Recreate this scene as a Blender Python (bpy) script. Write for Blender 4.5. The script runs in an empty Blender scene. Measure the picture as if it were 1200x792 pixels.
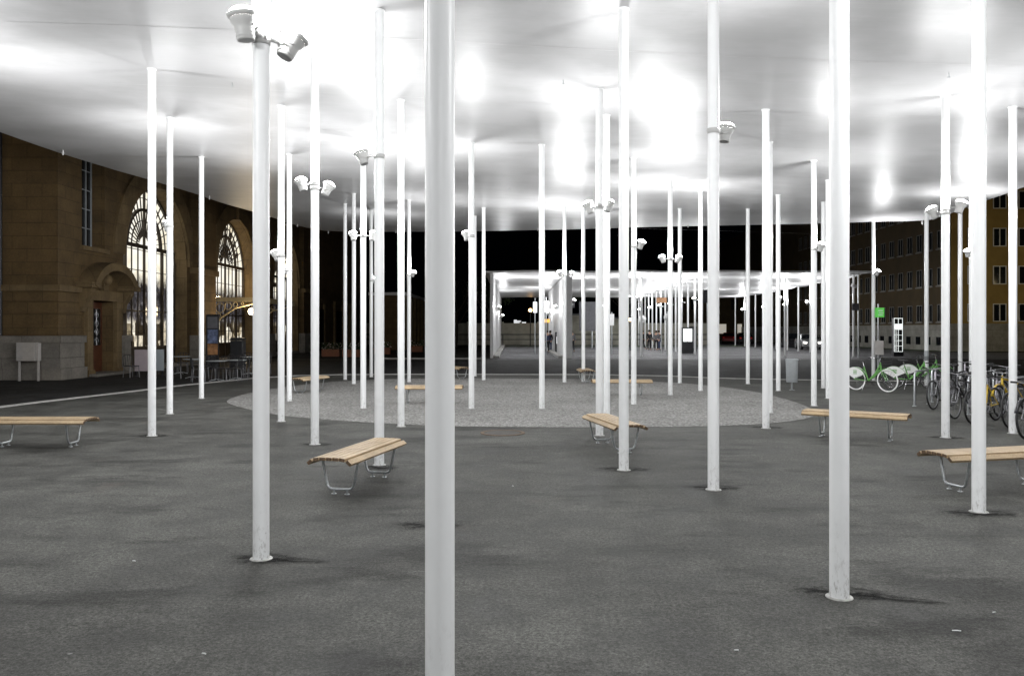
import bpy, math, random
import numpy as np
from mathutils import Vector, Matrix
R = math.radians
random.seed(7)
sc = bpy.context.scene
col = sc.collection
# ------------------------------------------------------------------ camera, world, exposure
F, EH, YH = 942.0, 1.85, 386.0          # focal length in photo pixels, eye height, horizon row
cam = bpy.data.cameras.new('camera'); camo = bpy.data.objects.new('camera', cam); col.objects.link(camo)
cam.sensor_width = 36; cam.lens = 36*F/1200; cam.shift_y = -(396-YH)/1200
cam.clip_end = 2000; cam.clip_start = 0.05
camo.location = (0, 0, EH); camo.rotation_euler = (R(90), 0, 0)
sc.camera = camo
w = bpy.data.worlds.new('World'); sc.world = w; w.use_nodes = True
bg = w.node_tree.nodes['Background']; bg.inputs[0].default_value = (0.25, 0.35, 0.6, 1); bg.inputs[1].default_value = 0.0006
sc.view_settings.view_transform = 'Standard'; sc.view_settings.look = 'None'
sc.view_settings.exposure = 0.0; sc.view_settings.gamma = 1
sc.render.engine = 'CYCLES'
sc.render.resolution_x = 1024; sc.render.resolution_y = 675
try:
    sc.cycles.use_light_tree = True; sc.cycles.max_bounces = 6; sc.cycles.sample_clamp_indirect = 4; sc.cycles.diffuse_bounces = 4
except Exception: pass
LAMP_W = 180.0; SPOT_K = .7

def gp(x, y):                            # a ground point from a photo pixel
    Y = F*EH/(y-YH); return ((x-600)/F*Y, Y)
def pp(x, y, Y):                         # a point at depth Y from a photo pixel
    return Vector(((x-600)/F*Y, Y, EH+(YH-y)*Y/F))

# ------------------------------------------------------------------ materials
def nt(name):
    m = bpy.data.materials.new(name); m.use_nodes = True
    return m, m.node_tree.nodes, m.node_tree.links, m.node_tree.nodes['Principled BSDF']
def noise(n, l, scale, detail=5, rough=.6, vec=None, sx=None):
    t = n.new('ShaderNodeTexNoise'); t.inputs['Scale'].default_value = scale
    t.inputs['Detail'].default_value = detail; t.inputs['Roughness'].default_value = rough
    if vec is None:
        tc = n.new('ShaderNodeTexCoord'); vec = tc.outputs['Object']
    if sx:
        mp = n.new('ShaderNodeMapping'); mp.inputs['Scale'].default_value = sx
        l.new(vec, mp.inputs['Vector']); vec = mp.outputs[0]
    l.new(vec, t.inputs['Vector']); return t
def ramp(n, l, src, stops):
    r = n.new('ShaderNodeValToRGB'); l.new(src, r.inputs[0])
    e = r.color_ramp.elements
    while len(e) < len(stops): e.new(.5)
    for i, (p, c) in enumerate(stops):
        e[i].position = p; e[i].color = (c[0], c[1], c[2], 1) if hasattr(c, '__len__') else (c, c, c, 1)
    return r.outputs[0]
def mix(n, l, a, b, fac, mode='MIX'):
    m = n.new('ShaderNodeMix'); m.data_type = 'RGBA'; m.blend_type = mode
    for s, v in ((m.inputs[6], a), (m.inputs[7], b)):
        if isinstance(v, tuple): s.default_value = (*v[:3], 1)
        else: l.new(v, s)
    if isinstance(fac, float): m.inputs[0].default_value = fac
    else: l.new(fac, m.inputs[0])
    return m.outputs[2]
def bump(n, l, b, src, strength, dist=.01):
    k = n.new('ShaderNodeBump'); k.inputs['Strength'].default_value = strength; k.inputs['Distance'].default_value = dist
    l.new(src, k.inputs['Height']); l.new(k.outputs[0], b.inputs['Normal']); return k
def M(name, c, rough=.5, metal=0, var=.15, scale=6, bmp=0, coat=0):
    m, n, l, b = nt(name)
    t = noise(n, l, scale)
    lo = tuple(x*(1-var) for x in c); hi = tuple(min(1, x*(1+var)) for x in c)
    l.new(ramp(n, l, t.outputs['Fac'], [(.3, lo), (.7, hi)]), b.inputs['Base Color'])
    b.inputs['Roughness'].default_value = rough; b.inputs['Metallic'].default_value = metal
    if bmp: bump(n, l, b, t.outputs['Fac'], bmp)
    return m
def E(name, c, s):
    m, n, l, b = nt(name)
    b.inputs['Base Color'].default_value = (*c, 1)
    b.inputs['Emission Color'].default_value = (*c, 1); b.inputs['Emission Strength'].default_value = s
    return m

def asphalt(name, base, stain, gum=True, rgh=.85):
    m, n, l, b = nt(name)
    big = noise(n, l, .35, 6, .62); mid = noise(n, l, 1.6, 6, .65); fine = noise(n, l, 110, 3, .7); grit = noise(n, l, 420, 2, .6)
    streak = noise(n, l, .5, 5, .65, sx=(1, 2.6, 1))
    c = ramp(n, l, big.outputs['Fac'], [(.4, tuple(x*.84 for x in base)), (.6, tuple(x*1.16 for x in base))])
    c = mix(n, l, c, ramp(n, l, mid.outputs['Fac'], [(.38, .7), (.5, 1.0), (.6, 1.28)]), 1.0, 'MULTIPLY')
    c = mix(n, l, c, ramp(n, l, streak.outputs['Fac'], [(.36, .5), (.46, .95), (.6, 1.0)]), .9, 'MULTIPLY')
    gr = noise(n, l, 38, 4, .7); c = mix(n, l, c, ramp(n, l, gr.outputs['Fac'], [(.38, .6), (.62, 1.45)]), .75, 'MULTIPLY')
    c = mix(n, l, c, ramp(n, l, fine.outputs['Fac'], [(.38, .6), (.62, 1.4)]), .9, 'MULTIPLY')
    c = mix(n, l, c, ramp(n, l, grit.outputs['Fac'], [(.38, .55), (.62, 1.5)]), .7, 'MULTIPLY')
    # rusty brown blotches
    rb = noise(n, l, .9, 3, .5, sx=(1, 1, 3))
    c = mix(n, l, c, stain, ramp(n, l, rb.outputs['Fac'], [(.66, 0.0), (.8, .45)]))
    if gum:
        v = n.new('ShaderNodeTexVoronoi'); v.inputs['Scale'].default_value = 1.7
        tc = n.new('ShaderNodeTexCoord')
        dn = noise(n, l, 9, 2); md = n.new('ShaderNodeMix'); md.data_type = 'RGBA'; md.blend_type = 'LINEAR_LIGHT'
        md.inputs[0].default_value = .03; l.new(tc.outputs['Object'], md.inputs[6]); l.new(dn.outputs['Color'], md.inputs[7])
        l.new(md.outputs[2], v.inputs['Vector'])
        dot = ramp(n, l, v.outputs['Distance'], [(.022, 1.0), (.034, 0.0)])
        sel = n.new('ShaderNodeSeparateColor'); l.new(v.outputs['Color'], sel.inputs[0])
        th = n.new('ShaderNodeMath'); th.operation = 'GREATER_THAN'; th.inputs[1].default_value = .68; l.new(sel.outputs[0], th.inputs[0])
        mu = n.new('ShaderNodeMath'); mu.operation = 'MULTIPLY'; l.new(dot, mu.inputs[0]); l.new(th.outputs[0], mu.inputs[1])
        c = mix(n, l, c, (.17, .17, .165), mu.outputs[0])
    l.new(c, b.inputs['Base Color'])
    l.new(ramp(n, l, mid.outputs['Fac'], [(.3, rgh-.25), (.7, rgh+.1)]), b.inputs['Roughness'])
    b.inputs['Specular IOR Level'].default_value = .14
    k = bump(n, l, b, fine.outputs['Fac'], .55, .006)
    k2 = n.new('ShaderNodeBump'); k2.inputs['Strength'].default_value = .5; k2.inputs['Distance'].default_value = .05
    l.new(mid.outputs['Fac'], k2.inputs['Height']); l.new(k2.outputs[0], k.inputs['Normal'])
    return m

MAT = {}
MAT['plaza'] = asphalt('plaza asphalt', (.071, .071, .0655), (.11, .09, .08))
MAT['road'] = asphalt('road asphalt', (.028, .028, .028), (.06, .05, .05), False)
MAT['lane'] = asphalt('bus lane asphalt', (.13, .13, .135), (.14, .13, .12), False)
def gravel():
    m, n, l, b = nt('pale gravel')
    v = n.new('ShaderNodeTexVoronoi'); v.inputs['Scale'].default_value = 22
    tc = n.new('ShaderNodeTexCoord'); l.new(tc.outputs['Object'], v.inputs['Vector'])
    sp = n.new('ShaderNodeSeparateColor'); l.new(v.outputs['Color'], sp.inputs[0])
    c = ramp(n, l, sp.outputs[0], [(0, (.2, .198, .188)), (.5, (.29, .285, .27)), (1, (.4, .395, .38))])
    c = mix(n, l, c, ramp(n, l, v.outputs['Distance'], [(.25, 1.0), (.75, .45)]), 1.0, 'MULTIPLY')
    bn = noise(n, l, .6, 5)
    c = mix(n, l, c, ramp(n, l, bn.outputs['Fac'], [(.3, .8), (.7, 1.15)]), 1.0, 'MULTIPLY')
    l.new(c, b.inputs['Base Color']); b.inputs['Roughness'].default_value = .85
    k = bump(n, l, b, v.outputs['Distance'], 1.0, .03); k.invert = True
    return m
MAT['gravel'] = gravel()
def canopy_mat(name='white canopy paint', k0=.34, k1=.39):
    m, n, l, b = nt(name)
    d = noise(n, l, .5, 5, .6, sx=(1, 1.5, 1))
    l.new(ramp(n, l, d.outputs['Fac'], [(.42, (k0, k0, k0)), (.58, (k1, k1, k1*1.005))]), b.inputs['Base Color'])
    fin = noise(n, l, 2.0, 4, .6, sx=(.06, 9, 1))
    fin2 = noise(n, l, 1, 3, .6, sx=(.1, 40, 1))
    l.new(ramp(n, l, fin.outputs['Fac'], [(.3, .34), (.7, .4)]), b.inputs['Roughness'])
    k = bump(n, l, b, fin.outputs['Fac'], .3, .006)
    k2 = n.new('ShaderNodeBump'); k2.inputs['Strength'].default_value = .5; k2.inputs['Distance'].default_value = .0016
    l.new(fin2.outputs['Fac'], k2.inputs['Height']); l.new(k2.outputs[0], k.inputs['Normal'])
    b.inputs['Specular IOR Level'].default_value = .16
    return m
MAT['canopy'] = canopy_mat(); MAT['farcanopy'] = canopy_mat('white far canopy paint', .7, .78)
MAT['seam'] = M('grey sealant', (.42, .42, .42), .5)
def column_mat():
    m, n, l, b = nt('white column paint')
    t = noise(n, l, 3, 5); f = noise(n, l, 40, 4, .7, sx=(1, 1, .4))
    c = ramp(n, l, t.outputs['Fac'], [(.3, (.79, .8, .8)), (.7, (.83, .84, .84))])
    tc = n.new('ShaderNodeTexCoord'); s = n.new('ShaderNodeSeparateXYZ'); l.new(tc.outputs['Object'], s.inputs[0])
    low = ramp(n, l, s.outputs[2], [(0, 1.0), (.2, .3), (.7, 0.0)])
    g = ramp(n, l, f.outputs['Fac'], [(.52, 0.0), (.68, 1.0)])
    mu = n.new('ShaderNodeMath'); mu.operation = 'MULTIPLY'; l.new(low, mu.inputs[0]); l.new(g, mu.inputs[1])
    c = mix(n, l, c, (.3, .29, .27), mu.outputs[0])
    v = n.new('ShaderNodeTexVoronoi'); v.inputs['Scale'].default_value = 5; l.new(tc.outputs['Object'], v.inputs['Vector'])
    chip = ramp(n, l, v.outputs['Distance'], [(.035, 1.0), (.045, 0.0)])
    mu2 = n.new('ShaderNodeMath'); mu2.operation = 'MULTIPLY'; l.new(low, mu2.inputs[0]); l.new(chip, mu2.inputs[1])
    c = mix(n, l, c, (.08, .07, .06), mu2.outputs[0])
    l.new(c, b.inputs['Base Color']); b.inputs['Roughness'].default_value = .38
    bump(n, l, b, t.outputs['Fac'], .03, .004)
    return m
MAT['column'] = column_mat()
MAT['collar'] = M('dirty white steel', (.36, .36, .34), .5, 0, .45, 18)
MAT['lampbody'] = M('light grey lamp housing', (.45, .45, .44), .45, 0, .05)
MAT['lampdark'] = M('cooling face grey', (.3, .3, .3), .5)
MAT['lens'] = E('lit lamp glass', (1, .99, .96), 40)
MAT['galv'] = M('galvanised steel', (.42, .44, .45), .35, .8, .2, 30)
def wood():
    m, n, l, b = nt('pale weathered timber')
    g = noise(n, l, 3, 6, .6, sx=(1.5, 30, 30)); p = noise(n, l, 2.2, 3)
    c = ramp(n, l, g.outputs['Fac'], [(.3, (.29, .2, .105)), (.7, (.52, .4, .255))])
    c = mix(n, l, c, ramp(n, l, p.outputs['Fac'], [(.3, .75), (.7, 1.15)]), 1.0, 'MULTIPLY')
    l.new(c, b.inputs['Base Color']); b.inputs['Roughness'].default_value = .6
    bump(n, l, b, g.outputs['Fac'], .3, .003); return m
MAT['wood'] = wood()
MAT['woodend'] = M('dark end grain', (.09, .055, .03), .8, 0, .4, 40)
def stone(name, c, w_, h_, mortar=.5, mort=.01, rot=True, dirt=.4):
    m, n, l, b = nt(name)
    tc = n.new('ShaderNodeTexCoord'); s = n.new('ShaderNodeSeparateXYZ'); l.new(tc.outputs['Object'], s.inputs[0])
    ad = n.new('ShaderNodeMath'); ad.operation = 'ADD'; l.new(s.outputs[0], ad.inputs[0]); l.new(s.outputs[1], ad.inputs[1])
    cb = n.new('ShaderNodeCombineXYZ'); l.new(ad.outputs[0], cb.inputs[0]); l.new(s.outputs[2], cb.inputs[1])
    br = n.new('ShaderNodeTexBrick'); l.new(cb.outputs[0], br.inputs['Vector'])
    br.inputs['Scale'].default_value = 1; br.inputs['Brick Width'].default_value = w_; br.inputs['Row Height'].default_value = h_
    br.inputs['Mortar Size'].default_value = mort; br.inputs['Mortar Smooth'].default_value = .3
    br.inputs['Color1'].default_value = (*[x*.88 for x in c], 1); br.inputs['Color2'].default_value = (*[x*1.08 for x in c], 1)
    br.inputs['Mortar'].default_value = (*[x*mortar for x in c], 1)
    t = noise(n, l, 1.2, 6, .65); f = noise(n, l, 14, 5, .7)
    cc = mix(n, l, br.outputs['Color'], ramp(n, l, t.outputs['Fac'], [(.3, 1-dirt), (.7, 1.1)]), 1.0, 'MULTIPLY')
    cc = mix(n, l, cc, ramp(n, l, f.outputs['Fac'], [(.3, .8), (.7, 1.15)]), 1.0, 'MULTIPLY')
    l.new(cc, b.inputs['Base Color']); b.inputs['Roughness'].default_value = .85
    k = bump(n, l, b, br.outputs['Fac'], .6, .03); k.invert = True
    return m
MAT['sand'] = stone('brown sandstone ashlar', (.135, .086, .034), 1.1, .48)
MAT['sandtrim'] = stone('sandstone trim', (.19, .13, .06), .6, .9, .5)
MAT['plinth'] = stone('grey limestone plinth', (.24, .22, .19), 1.4, .8, .5)
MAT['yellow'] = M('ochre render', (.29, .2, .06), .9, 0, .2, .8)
MAT['ochre_dark'] = M('shade-darkened render', (.065, .045, .02), .9, 0, .2, .8)  # ochre render with the side wall's shade put into the colour
MAT['base_stone'] = stone('grey basement stone', (.33, .32, .28), 1.3, .6, .6)
MAT['white'] = M('white paint', (.75, .75, .75), .5, 0, .08)
MAT['whiteframe'] = M('white window frame', (.66, .66, .63), .5, 0, .08)
MAT['bframe'] = M('shade-dimmed window frame', (.2, .19, .17), .6)  # white frame darkened in colour for the shaded side wall
MAT['dark'] = M('dark metal', (.02, .02, .022), .45, .2)
MAT['iron'] = M('brown iron glazing bars', (.035, .024, .014), .6)
MAT['black'] = M('black rubber', (.012, .012, .012), .6)
MAT['glass'] = M('dark window glass', (.012, .014, .016), .06, 0, .1)
MAT['door'] = M('varnished dark door', (.09, .032, .016), .35, 0, .3, 5)
MAT['grass'] = M('short grass', (.045, .08, .02), .9, 0, .4, 20, .5)
MAT['kerb'] = M('pale kerb stone', (.36, .355, .34), .8, 0, .2, 9)
MAT['line'] = M('worn road paint', (.5, .5, .48), .7, 0, .25, 18)
MAT['bin'] = M('grey bin enamel', (.34, .36, .37), .45, 0, .1)
MAT['green'] = M('bright green paint', (.11, .3, .07), .35, 0, .08)
MAT['bwhite'] = M('white plastic', (.75, .76, .74), .4, 0, .05)
MAT['byellow'] = M('yellow bike paint', (.5, .34, .02), .35, 0, .08)
MAT['bsilver'] = M('silver bike paint', (.4, .38, .42), .35, .4, .08)
MAT['bblack'] = M('black bike paint', (.02, .02, .024), .35, 0, .08)
MAT['chrome'] = M('bright alloy', (.6, .6, .62), .25, .9, .05)
MAT['dullmetal'] = M('dull grey metal', (.2, .2, .21), .4, .8, .1)
MAT['signgreen'] = E('lit green sign', (.08, .4, .06), .55)
MAT['lit'] = E('backlit white panel', (.95, 1, .97), 1.4)
MAT['litsoft'] = E('softly lit panel', (.95, .97, 1), .7)
MAT['litwarm'] = E('lit yellow sign', (1, .6, .12), .8)
MAT['litdim'] = E('dimly lit window', (1, .93, .8), .35)
MAT['orange'] = E('sodium lamp', (1, .55, .2), 14)
MAT['globe'] = E('warm globe lamp', (1, .86, .6), 9)
MAT['headlight'] = E('lit headlight', (1, .97, .9), 10)
MAT['tail'] = E('dim tail light', (.5, .02, .015), .06)
MAT['skin'] = M('skin', (.45, .28, .2), .6)
MAT['hair'] = M('dark hair', (.03, .02, .015), .8)
for k_, c_ in {'navy': (.03, .04, .09), 'blackcloth': (.015, .015, .018), 'greycloth': (.12, .12, .13), 'jeans': (.04, .06, .12), 'whitecloth': (.6, .6, .58)}.items():
    MAT[k_] = M(k_+' fabric', c_, .9)
MAT['carsilver'] = M('silver car paint', (.45, .46, .47), .25, .6, .05)
MAT['carred'] = M('dark red car paint', (.22, .02, .02), .25, .2, .05)
MAT['carblack'] = M('black car paint', (.02, .02, .022), .25, .2, .05)
MAT['poster_blue'] = M('blue grey poster', (.12, .15, .25), .5, 0, .9, 6)
MAT['poster_orange'] = M('orange brown poster', (.35, .17, .07), .5, 0, .6, 6)
MAT['panelpink'] = M('pale pink panel', (.42, .36, .38), .6, 0, .06)
MAT['panelblue'] = M('pale blue panel', (.34, .38, .4), .6, 0, .06)
MAT['box'] = M('pale grey cabinet paint', (.42, .4, .38), .5, 0, .1)
MAT['bark'] = M('bark', (.06, .045, .03), .9, 0, .4, 20)
MAT['leaf'] = M('dark foliage', (.03, .05, .015), .8, 0, .5, 3)
MAT['flower'] = M('pale flowers', (.6, .5, .45), .8, 0, .5, 30)
MAT['terracotta'] = M('terracotta', (.22, .09, .05), .8)
MAT['rustcover'] = M('rusty cast iron', (.05, .046, .04), .8, .2, .35, 14, .4)
MAT['creamiron'] = M('cream painted iron', (.5, .4, .22), .6, 0, .15)
MAT['wallpale'] = M('pale wall', (.3, .29, .24), .9, 0, .2, 1)
MAT['stain'] = asphalt('dark stained asphalt', (.045, .045, .045), (.05, .04, .04), False)

def hall_pane():        # lit station hall seen through the glazing: pale warm above, dark tree reflection painted in midway, mottled displays below
    m, n, l, b = nt('lit hall glazing')
    tc = n.new('ShaderNodeTexCoord'); s = n.new('ShaderNodeSeparateXYZ'); l.new(tc.outputs['Object'], s.inputs[0])
    z = n.new('ShaderNodeMath'); z.operation = 'DIVIDE'; z.inputs[1].default_value = 9.0; l.new(s.outputs[2], z.inputs[0])
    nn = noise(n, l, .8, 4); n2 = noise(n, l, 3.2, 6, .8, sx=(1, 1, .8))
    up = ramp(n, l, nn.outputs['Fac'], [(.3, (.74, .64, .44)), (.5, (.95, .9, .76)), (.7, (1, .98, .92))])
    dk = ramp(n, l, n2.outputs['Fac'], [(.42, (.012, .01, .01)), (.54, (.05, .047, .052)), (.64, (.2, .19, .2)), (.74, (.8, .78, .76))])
    vo = n.new('ShaderNodeTexVoronoi'); vo.inputs['Scale'].default_value = 1.15; vo.distance = 'CHEBYCHEV'; l.new(tc.outputs['Object'], vo.inputs['Vector'])
    vs = n.new('ShaderNodeSeparateColor'); l.new(vo.outputs['Color'], vs.inputs[0])
    lowc = ramp(n, l, vs.outputs[0], [(.2, (.03, .022, .012)), (.45, (.12, .09, .05)), (.6, (.5, .42, .28)), (.85, (1, .93, .78))])
    lowc = mix(n, l, lowc, ramp(n, l, n2.outputs['Fac'], [(.4, .3), (.6, 1.2)]), 1.0, 'MULTIPLY')
    # height bands
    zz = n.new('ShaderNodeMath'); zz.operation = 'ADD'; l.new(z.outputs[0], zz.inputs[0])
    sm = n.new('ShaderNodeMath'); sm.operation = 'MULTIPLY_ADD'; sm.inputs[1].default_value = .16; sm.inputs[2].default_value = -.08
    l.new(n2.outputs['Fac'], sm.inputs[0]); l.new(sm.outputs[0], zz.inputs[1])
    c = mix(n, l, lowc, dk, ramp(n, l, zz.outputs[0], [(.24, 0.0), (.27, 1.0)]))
    c = mix(n, l, c, up, ramp(n, l, zz.outputs[0], [(.43, 0.0), (.5, 1.0)]))
    l.new(c, b.inputs['Emission Color']); b.inputs['Emission Strength'].default_value = 1.15
    b.inputs['Base Color'].default_value = (.02, .02, .02, 1); b.inputs['Roughness'].default_value = .1
    return m
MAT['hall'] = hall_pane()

# ------------------------------------------------------------------ mesh helpers
class MB:
    def __init__(s): s.v = []; s.f = []; s.m = []; s.sm = []
    def add(s, v, f, mi=0, smooth=False):
        o = len(s.v); s.v += [tuple(p) for p in v]
        for q in f: s.f.append([i+o for i in q]); s.m.append(mi); s.sm.append(smooth)
        return s
    def box(s, x0, x1, y0, y1, z0, z1, mi=0):
        v = [(x, y, z) for z in (z0, z1) for y in (y0, y1) for x in (x0, x1)]
        return s.add(v, [(0, 2, 3, 1), (4, 5, 7, 6), (0, 1, 5, 4), (2, 6, 7, 3), (0, 4, 6, 2), (1, 3, 7, 5)], mi)
    def obox(s, c, ax, ay, az, mi=0):     # box from centre and three half-axis vectors
        c, ax, ay, az = map(Vector, (c, ax, ay, az)); v = []
        for k in (-1, 1):
            for j in (-1, 1):
                for i in (-1, 1): v.append(c+ax*i+ay*j+az*k)
        return s.add(v, [(0, 2, 3, 1), (4, 5, 7, 6), (0, 1, 5, 4), (2, 6, 7, 3), (0, 4, 6, 2), (1, 3, 7, 5)], mi)
    def tube(s, pts, r, n=10, mi=0, closed=False, cap=True):
        pts = [Vector(p) for p in pts]; rr = r if hasattr(r, '__len__') else [r]*len(pts)
        N = len(pts); v = []; up = None
        for i, p in enumerate(pts):
            a = pts[i-1] if (i > 0 or closed) else p; b = pts[(i+1) % N] if (i < N-1 or closed) else p
            t = (b-a).normalized()
            if up is None:
                up = Vector((0, 0, 1)) if abs(t.z) < .9 else Vector((1, 0, 0))
            u = (up-t*up.dot(t)).normalized(); w_ = t.cross(u); up = u
            for k in range(n):
                a_ = 2*math.pi*k/n; v.append(p+(u*math.cos(a_)+w_*math.sin(a_))*rr[i])
        f = []
        for i in range(N if closed else N-1):
            j = (i+1) % N
            for k in range(n): f.append((i*n+k, i*n+(k+1) % n, j*n+(k+1) % n, j*n+k))
        s.add(v, f, mi, True)
        if cap and not closed:
            s.add(v[:n][::-1], [tuple(range(n))], mi); s.add(v[-n:], [tuple(range(n))], mi)
        return s
    def lathe(s, prof, n=24, mi=0, c=(0, 0, 0), axis=None, smooth=True):   # prof: (r, z)
        q = Vector((0, 0, 1)).rotation_difference(Vector(axis).normalized()) if axis is not None else None
        v = []
        for r, z in prof:
            for k in range(n):
                a = 2*math.pi*k/n; p = Vector((r*math.cos(a), r*math.sin(a), z))
                if q: p = q @ p
                v.append(p+Vector(c))
        f = [(i*n+k, i*n+(k+1) % n, (i+1)*n+(k+1) % n, (i+1)*n+k) for i in range(len(prof)-1) for k in range(n)]
        return s.add(v, f, mi, smooth)
    def torus(s, c, axis, Rr, r, n=40, k=8, mi=0):
        q = Vector((0, 0, 1)).rotation_difference(Vector(axis).normalized())
        return s.tube([Vector(c)+q @ Vector((Rr*math.cos(2*math.pi*i/n), Rr*math.sin(2*math.pi*i/n), 0)) for i in range(n)], r, k, mi, closed=True)
    def prism(s, poly, y0, y1, mi=0, plane='xz'):   # poly in plane, extruded along the third axis
        n = len(poly); mk = {'xz': lambda a, b, c: (a, c, b), 'yz': lambda a, b, c: (c, a, b), 'xy': lambda a, b, c: (a, b, c)}[plane]
        v = [mk(a, b, y0) for a, b in poly]+[mk(a, b, y1) for a, b in poly]
        return s.add(v, [tuple(range(n))[::-1], tuple(range(n, 2*n))]+[(i, (i+1) % n, n+(i+1) % n, n+i) for i in range(n)], mi)
    def ball(s, c, r, mi=0, n=12, sz=1.0):
        return s.lathe([(max(1e-4, r*math.sin(math.pi*i/(n//1))), -r*sz*math.cos(math.pi*i/n)) for i in range(n+1)], n+4, mi, c)
    def build(s, name, mats, parent=None, loc=None, bevel=0):
        me = bpy.data.meshes.new(name); me.from_pydata(s.v, [], s.f); me.update()
        for m in (mats if isinstance(mats, (list, tuple)) else [mats]): me.materials.append(m)
        me.polygons.foreach_set('material_index', s.m); me.polygons.foreach_set('use_smooth', s.sm)
        o = bpy.data.objects.new(name, me); col.objects.link(o)
        if parent: o.parent = parent
        if loc is not None: o.location = loc
        if bevel:
            b = o.modifiers.new('bevel', 'BEVEL'); b.width = bevel; b.segments = 2; b.limit_method = 'ANGLE'
        return o
def fixn(o):
    import bmesh
    bm = bmesh.new(); bm.from_mesh(o.data); bmesh.ops.recalc_face_normals(bm, faces=bm.faces); bm.to_mesh(o.data); bm.free(); return o
def tag(o, label=None, cat=None, group=None, kind=None):
    for k, v in (('label', label), ('category', cat), ('group', group), ('kind', kind)):
        if v: o[k] = v
    return o
def empty(name, loc, rz=0):
    o = bpy.data.objects.new(name, None); col.objects.link(o); o.location = loc; o.rotation_euler = (0, 0, rz)
    o.empty_display_size = .2; return o
def copy_tree(o, parent=None):
    c = o.copy(); col.objects.link(c); c.parent = parent
    for ch in list(o.children): copy_tree(ch, c)
    return c
def struct(o): o['kind'] = 'structure'; return o
def flat(name, pts, z, mat, kind='structure'):
    m = MB(); m.add([(x, y, z) for x, y in pts], [tuple(range(len(pts)))])
    o = m.build(name, mat); o['kind'] = kind; return o
def text_mesh(name, s, size, mat, parent, loc, rot, ext=.002):
    cu = bpy.data.curves.new(name, 'FONT'); cu.body = s; cu.size = size; cu.extrude = ext; cu.align_x = 'CENTER'; cu.align_y = 'CENTER'
    t = bpy.data.objects.new(name, cu); me = bpy.data.meshes.new_from_object(t)
    o = bpy.data.objects.new(name, me); col.objects.link(o); me.materials.append(mat)
    bpy.data.objects.remove(t); o.parent = parent; o.location = loc; o.rotation_euler = rot; return o

# ------------------------------------------------------------------ columns of the near canopy: photo x, base row, top row (None: not read), label
COLS = [
 (178, 511, 75, 'white steel column right of the leftmost wooden bench, thickest of the left group'),
 (199, 485, 153, 'white column with a single lit lamp in front of the first arched window'),
 (236, 467, None, 'lone thin white column between the first and second arched windows'),
 (306, 655, None, 'thick white column carrying two large spotlights, left of the slatted bench'),
 (329.5, 494, 126, 'white column just behind and right of the thick column with two spotlights'),
 (339, 470, None, 'thin white column whose foot stands in the left tip of the gravel'),
 (369, 521, 55, 'white column with two small spotlights standing behind the slatted bench'),
 (404.4, 445, None, 'very thin white column, left one of the thin row behind the gravel on the left'),
 (414.6, 450, None, 'very thin white column, second of the thin row behind the gravel on the left'),
 (425.7, 478.6, None, 'white column on the gravel with a pair of lit lamps at mid height'),
 (435, 442, None, 'thinnest white column at the road edge, left of the slatted bench column'),
 (444.5, 545, None, 'white column rising behind the far end of the slatted bench'),
 (470, 500, 110, 'white column on the gravel edge, immediately left of the thickest column'),
 (479.3, 447.7, None, 'very thin white column with a bright lit lamp, left of the thickest column'),
 (515.5, 880, None, 'thickest white column nearest the camera, its foot below the picture'),
 (552.5, 479, 165, 'white column on the gravel, first to the right of the thickest column'),
 (556.5, 441, None, 'very thin white column half hidden behind the first gravel column'),
 (566.8, 445.5, None, 'very thin white column left of the far white pylon wall'),
 (635, 479, 168, 'white column standing alone on the gravel left of the centre pair'),
 (661.5, 448, None, 'thin white column with a lit lamp in front of the far pylon wall'),
 (683.6, 447.5, None, 'thin white column rising beside the small far bench'),
 (702.5, 510.4, 97, 'left column of the close centre pair, carrying two small spotlights'),
 (711, 496, 141, 'right column of the close centre pair, behind the centre bench'),
 (731, 551, None, 'white column standing in front of the centre bench'),
 (742.7, 474, None, 'thin white column with one lit spotlight right of the centre bench column'),
 (785.5, 463, 217, 'white column with a crosswise pair of small lamps above the far bus stop'),
 (796.7, 449, None, 'very thin white column beside the one with the crosswise lamp pair'),
 (821, 458, 232, 'thin white column left of the column with the drum spotlight'),
 (836, 574, None, 'white column with one drum shaped spotlight, right of centre'),
 (876.4, 450, 230, 'thin white column alone on the road side of the gravel, right of centre'),
 (897.5, 502, 127, 'white column at the right part of the gravel front edge'),
 (902, 484, None, 'white column half hidden behind the one at the right gravel edge'),
 (912, 458, None, 'thin white column beside the grey litter bin'),
 (953.8, 475.7, 195, 'white column with a lit lamp just left of the long right bench'),
 (964.8, 455, None, 'very thin white column, left of two thin ones behind the thick right column'),
 (970.6, 467, 217, 'thin white column touching the left outline of the thick right column'),
 (983.5, 700, None, 'thick white column with chipped paint at its foot, right of centre'),
 (1023.6, 446, 255, 'thin white column behind the green bicycle with a green sign beside it'),
 (1085.7, 452, 255, 'thin white column behind the bicycle hoops with a grey sleeve'),
 (1108, 513, 108, 'white column at the left of the parked bicycles with two spotlights on top'),
 (1125.3, 454, None, 'thin white column among the bicycles below the lit spotlight'),
 (1138.5, 462, None, 'white column mostly hidden behind the bright one at the right bench'),
 (1147, 600, None, 'white column standing in front of the right slatted bench'),
 (1187, 508, None, 'white column at the right picture border among the parked bicycles'),
]
A_, B_ = [], []
for x, by, ty, _ in COLS:
    if ty:
        X, Y = gp(x, by); A_.append((1, X, Y)); B_.append(EH+(YH-ty)/(by-YH)*EH)
cf = np.linalg.lstsq(np.array(A_), np.array(B_), rcond=None)[0]
def zc(X, Y):
    X = max(-13, min(15, X)); Yc = max(7, min(34, Y))
    return float(cf[0]+cf[1]*X+cf[2]*Yc) + .02*math.sin(X*.35+Y*.3) + .03*math.sin(Y*.75+1)
print('canopy fit', cf)

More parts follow.
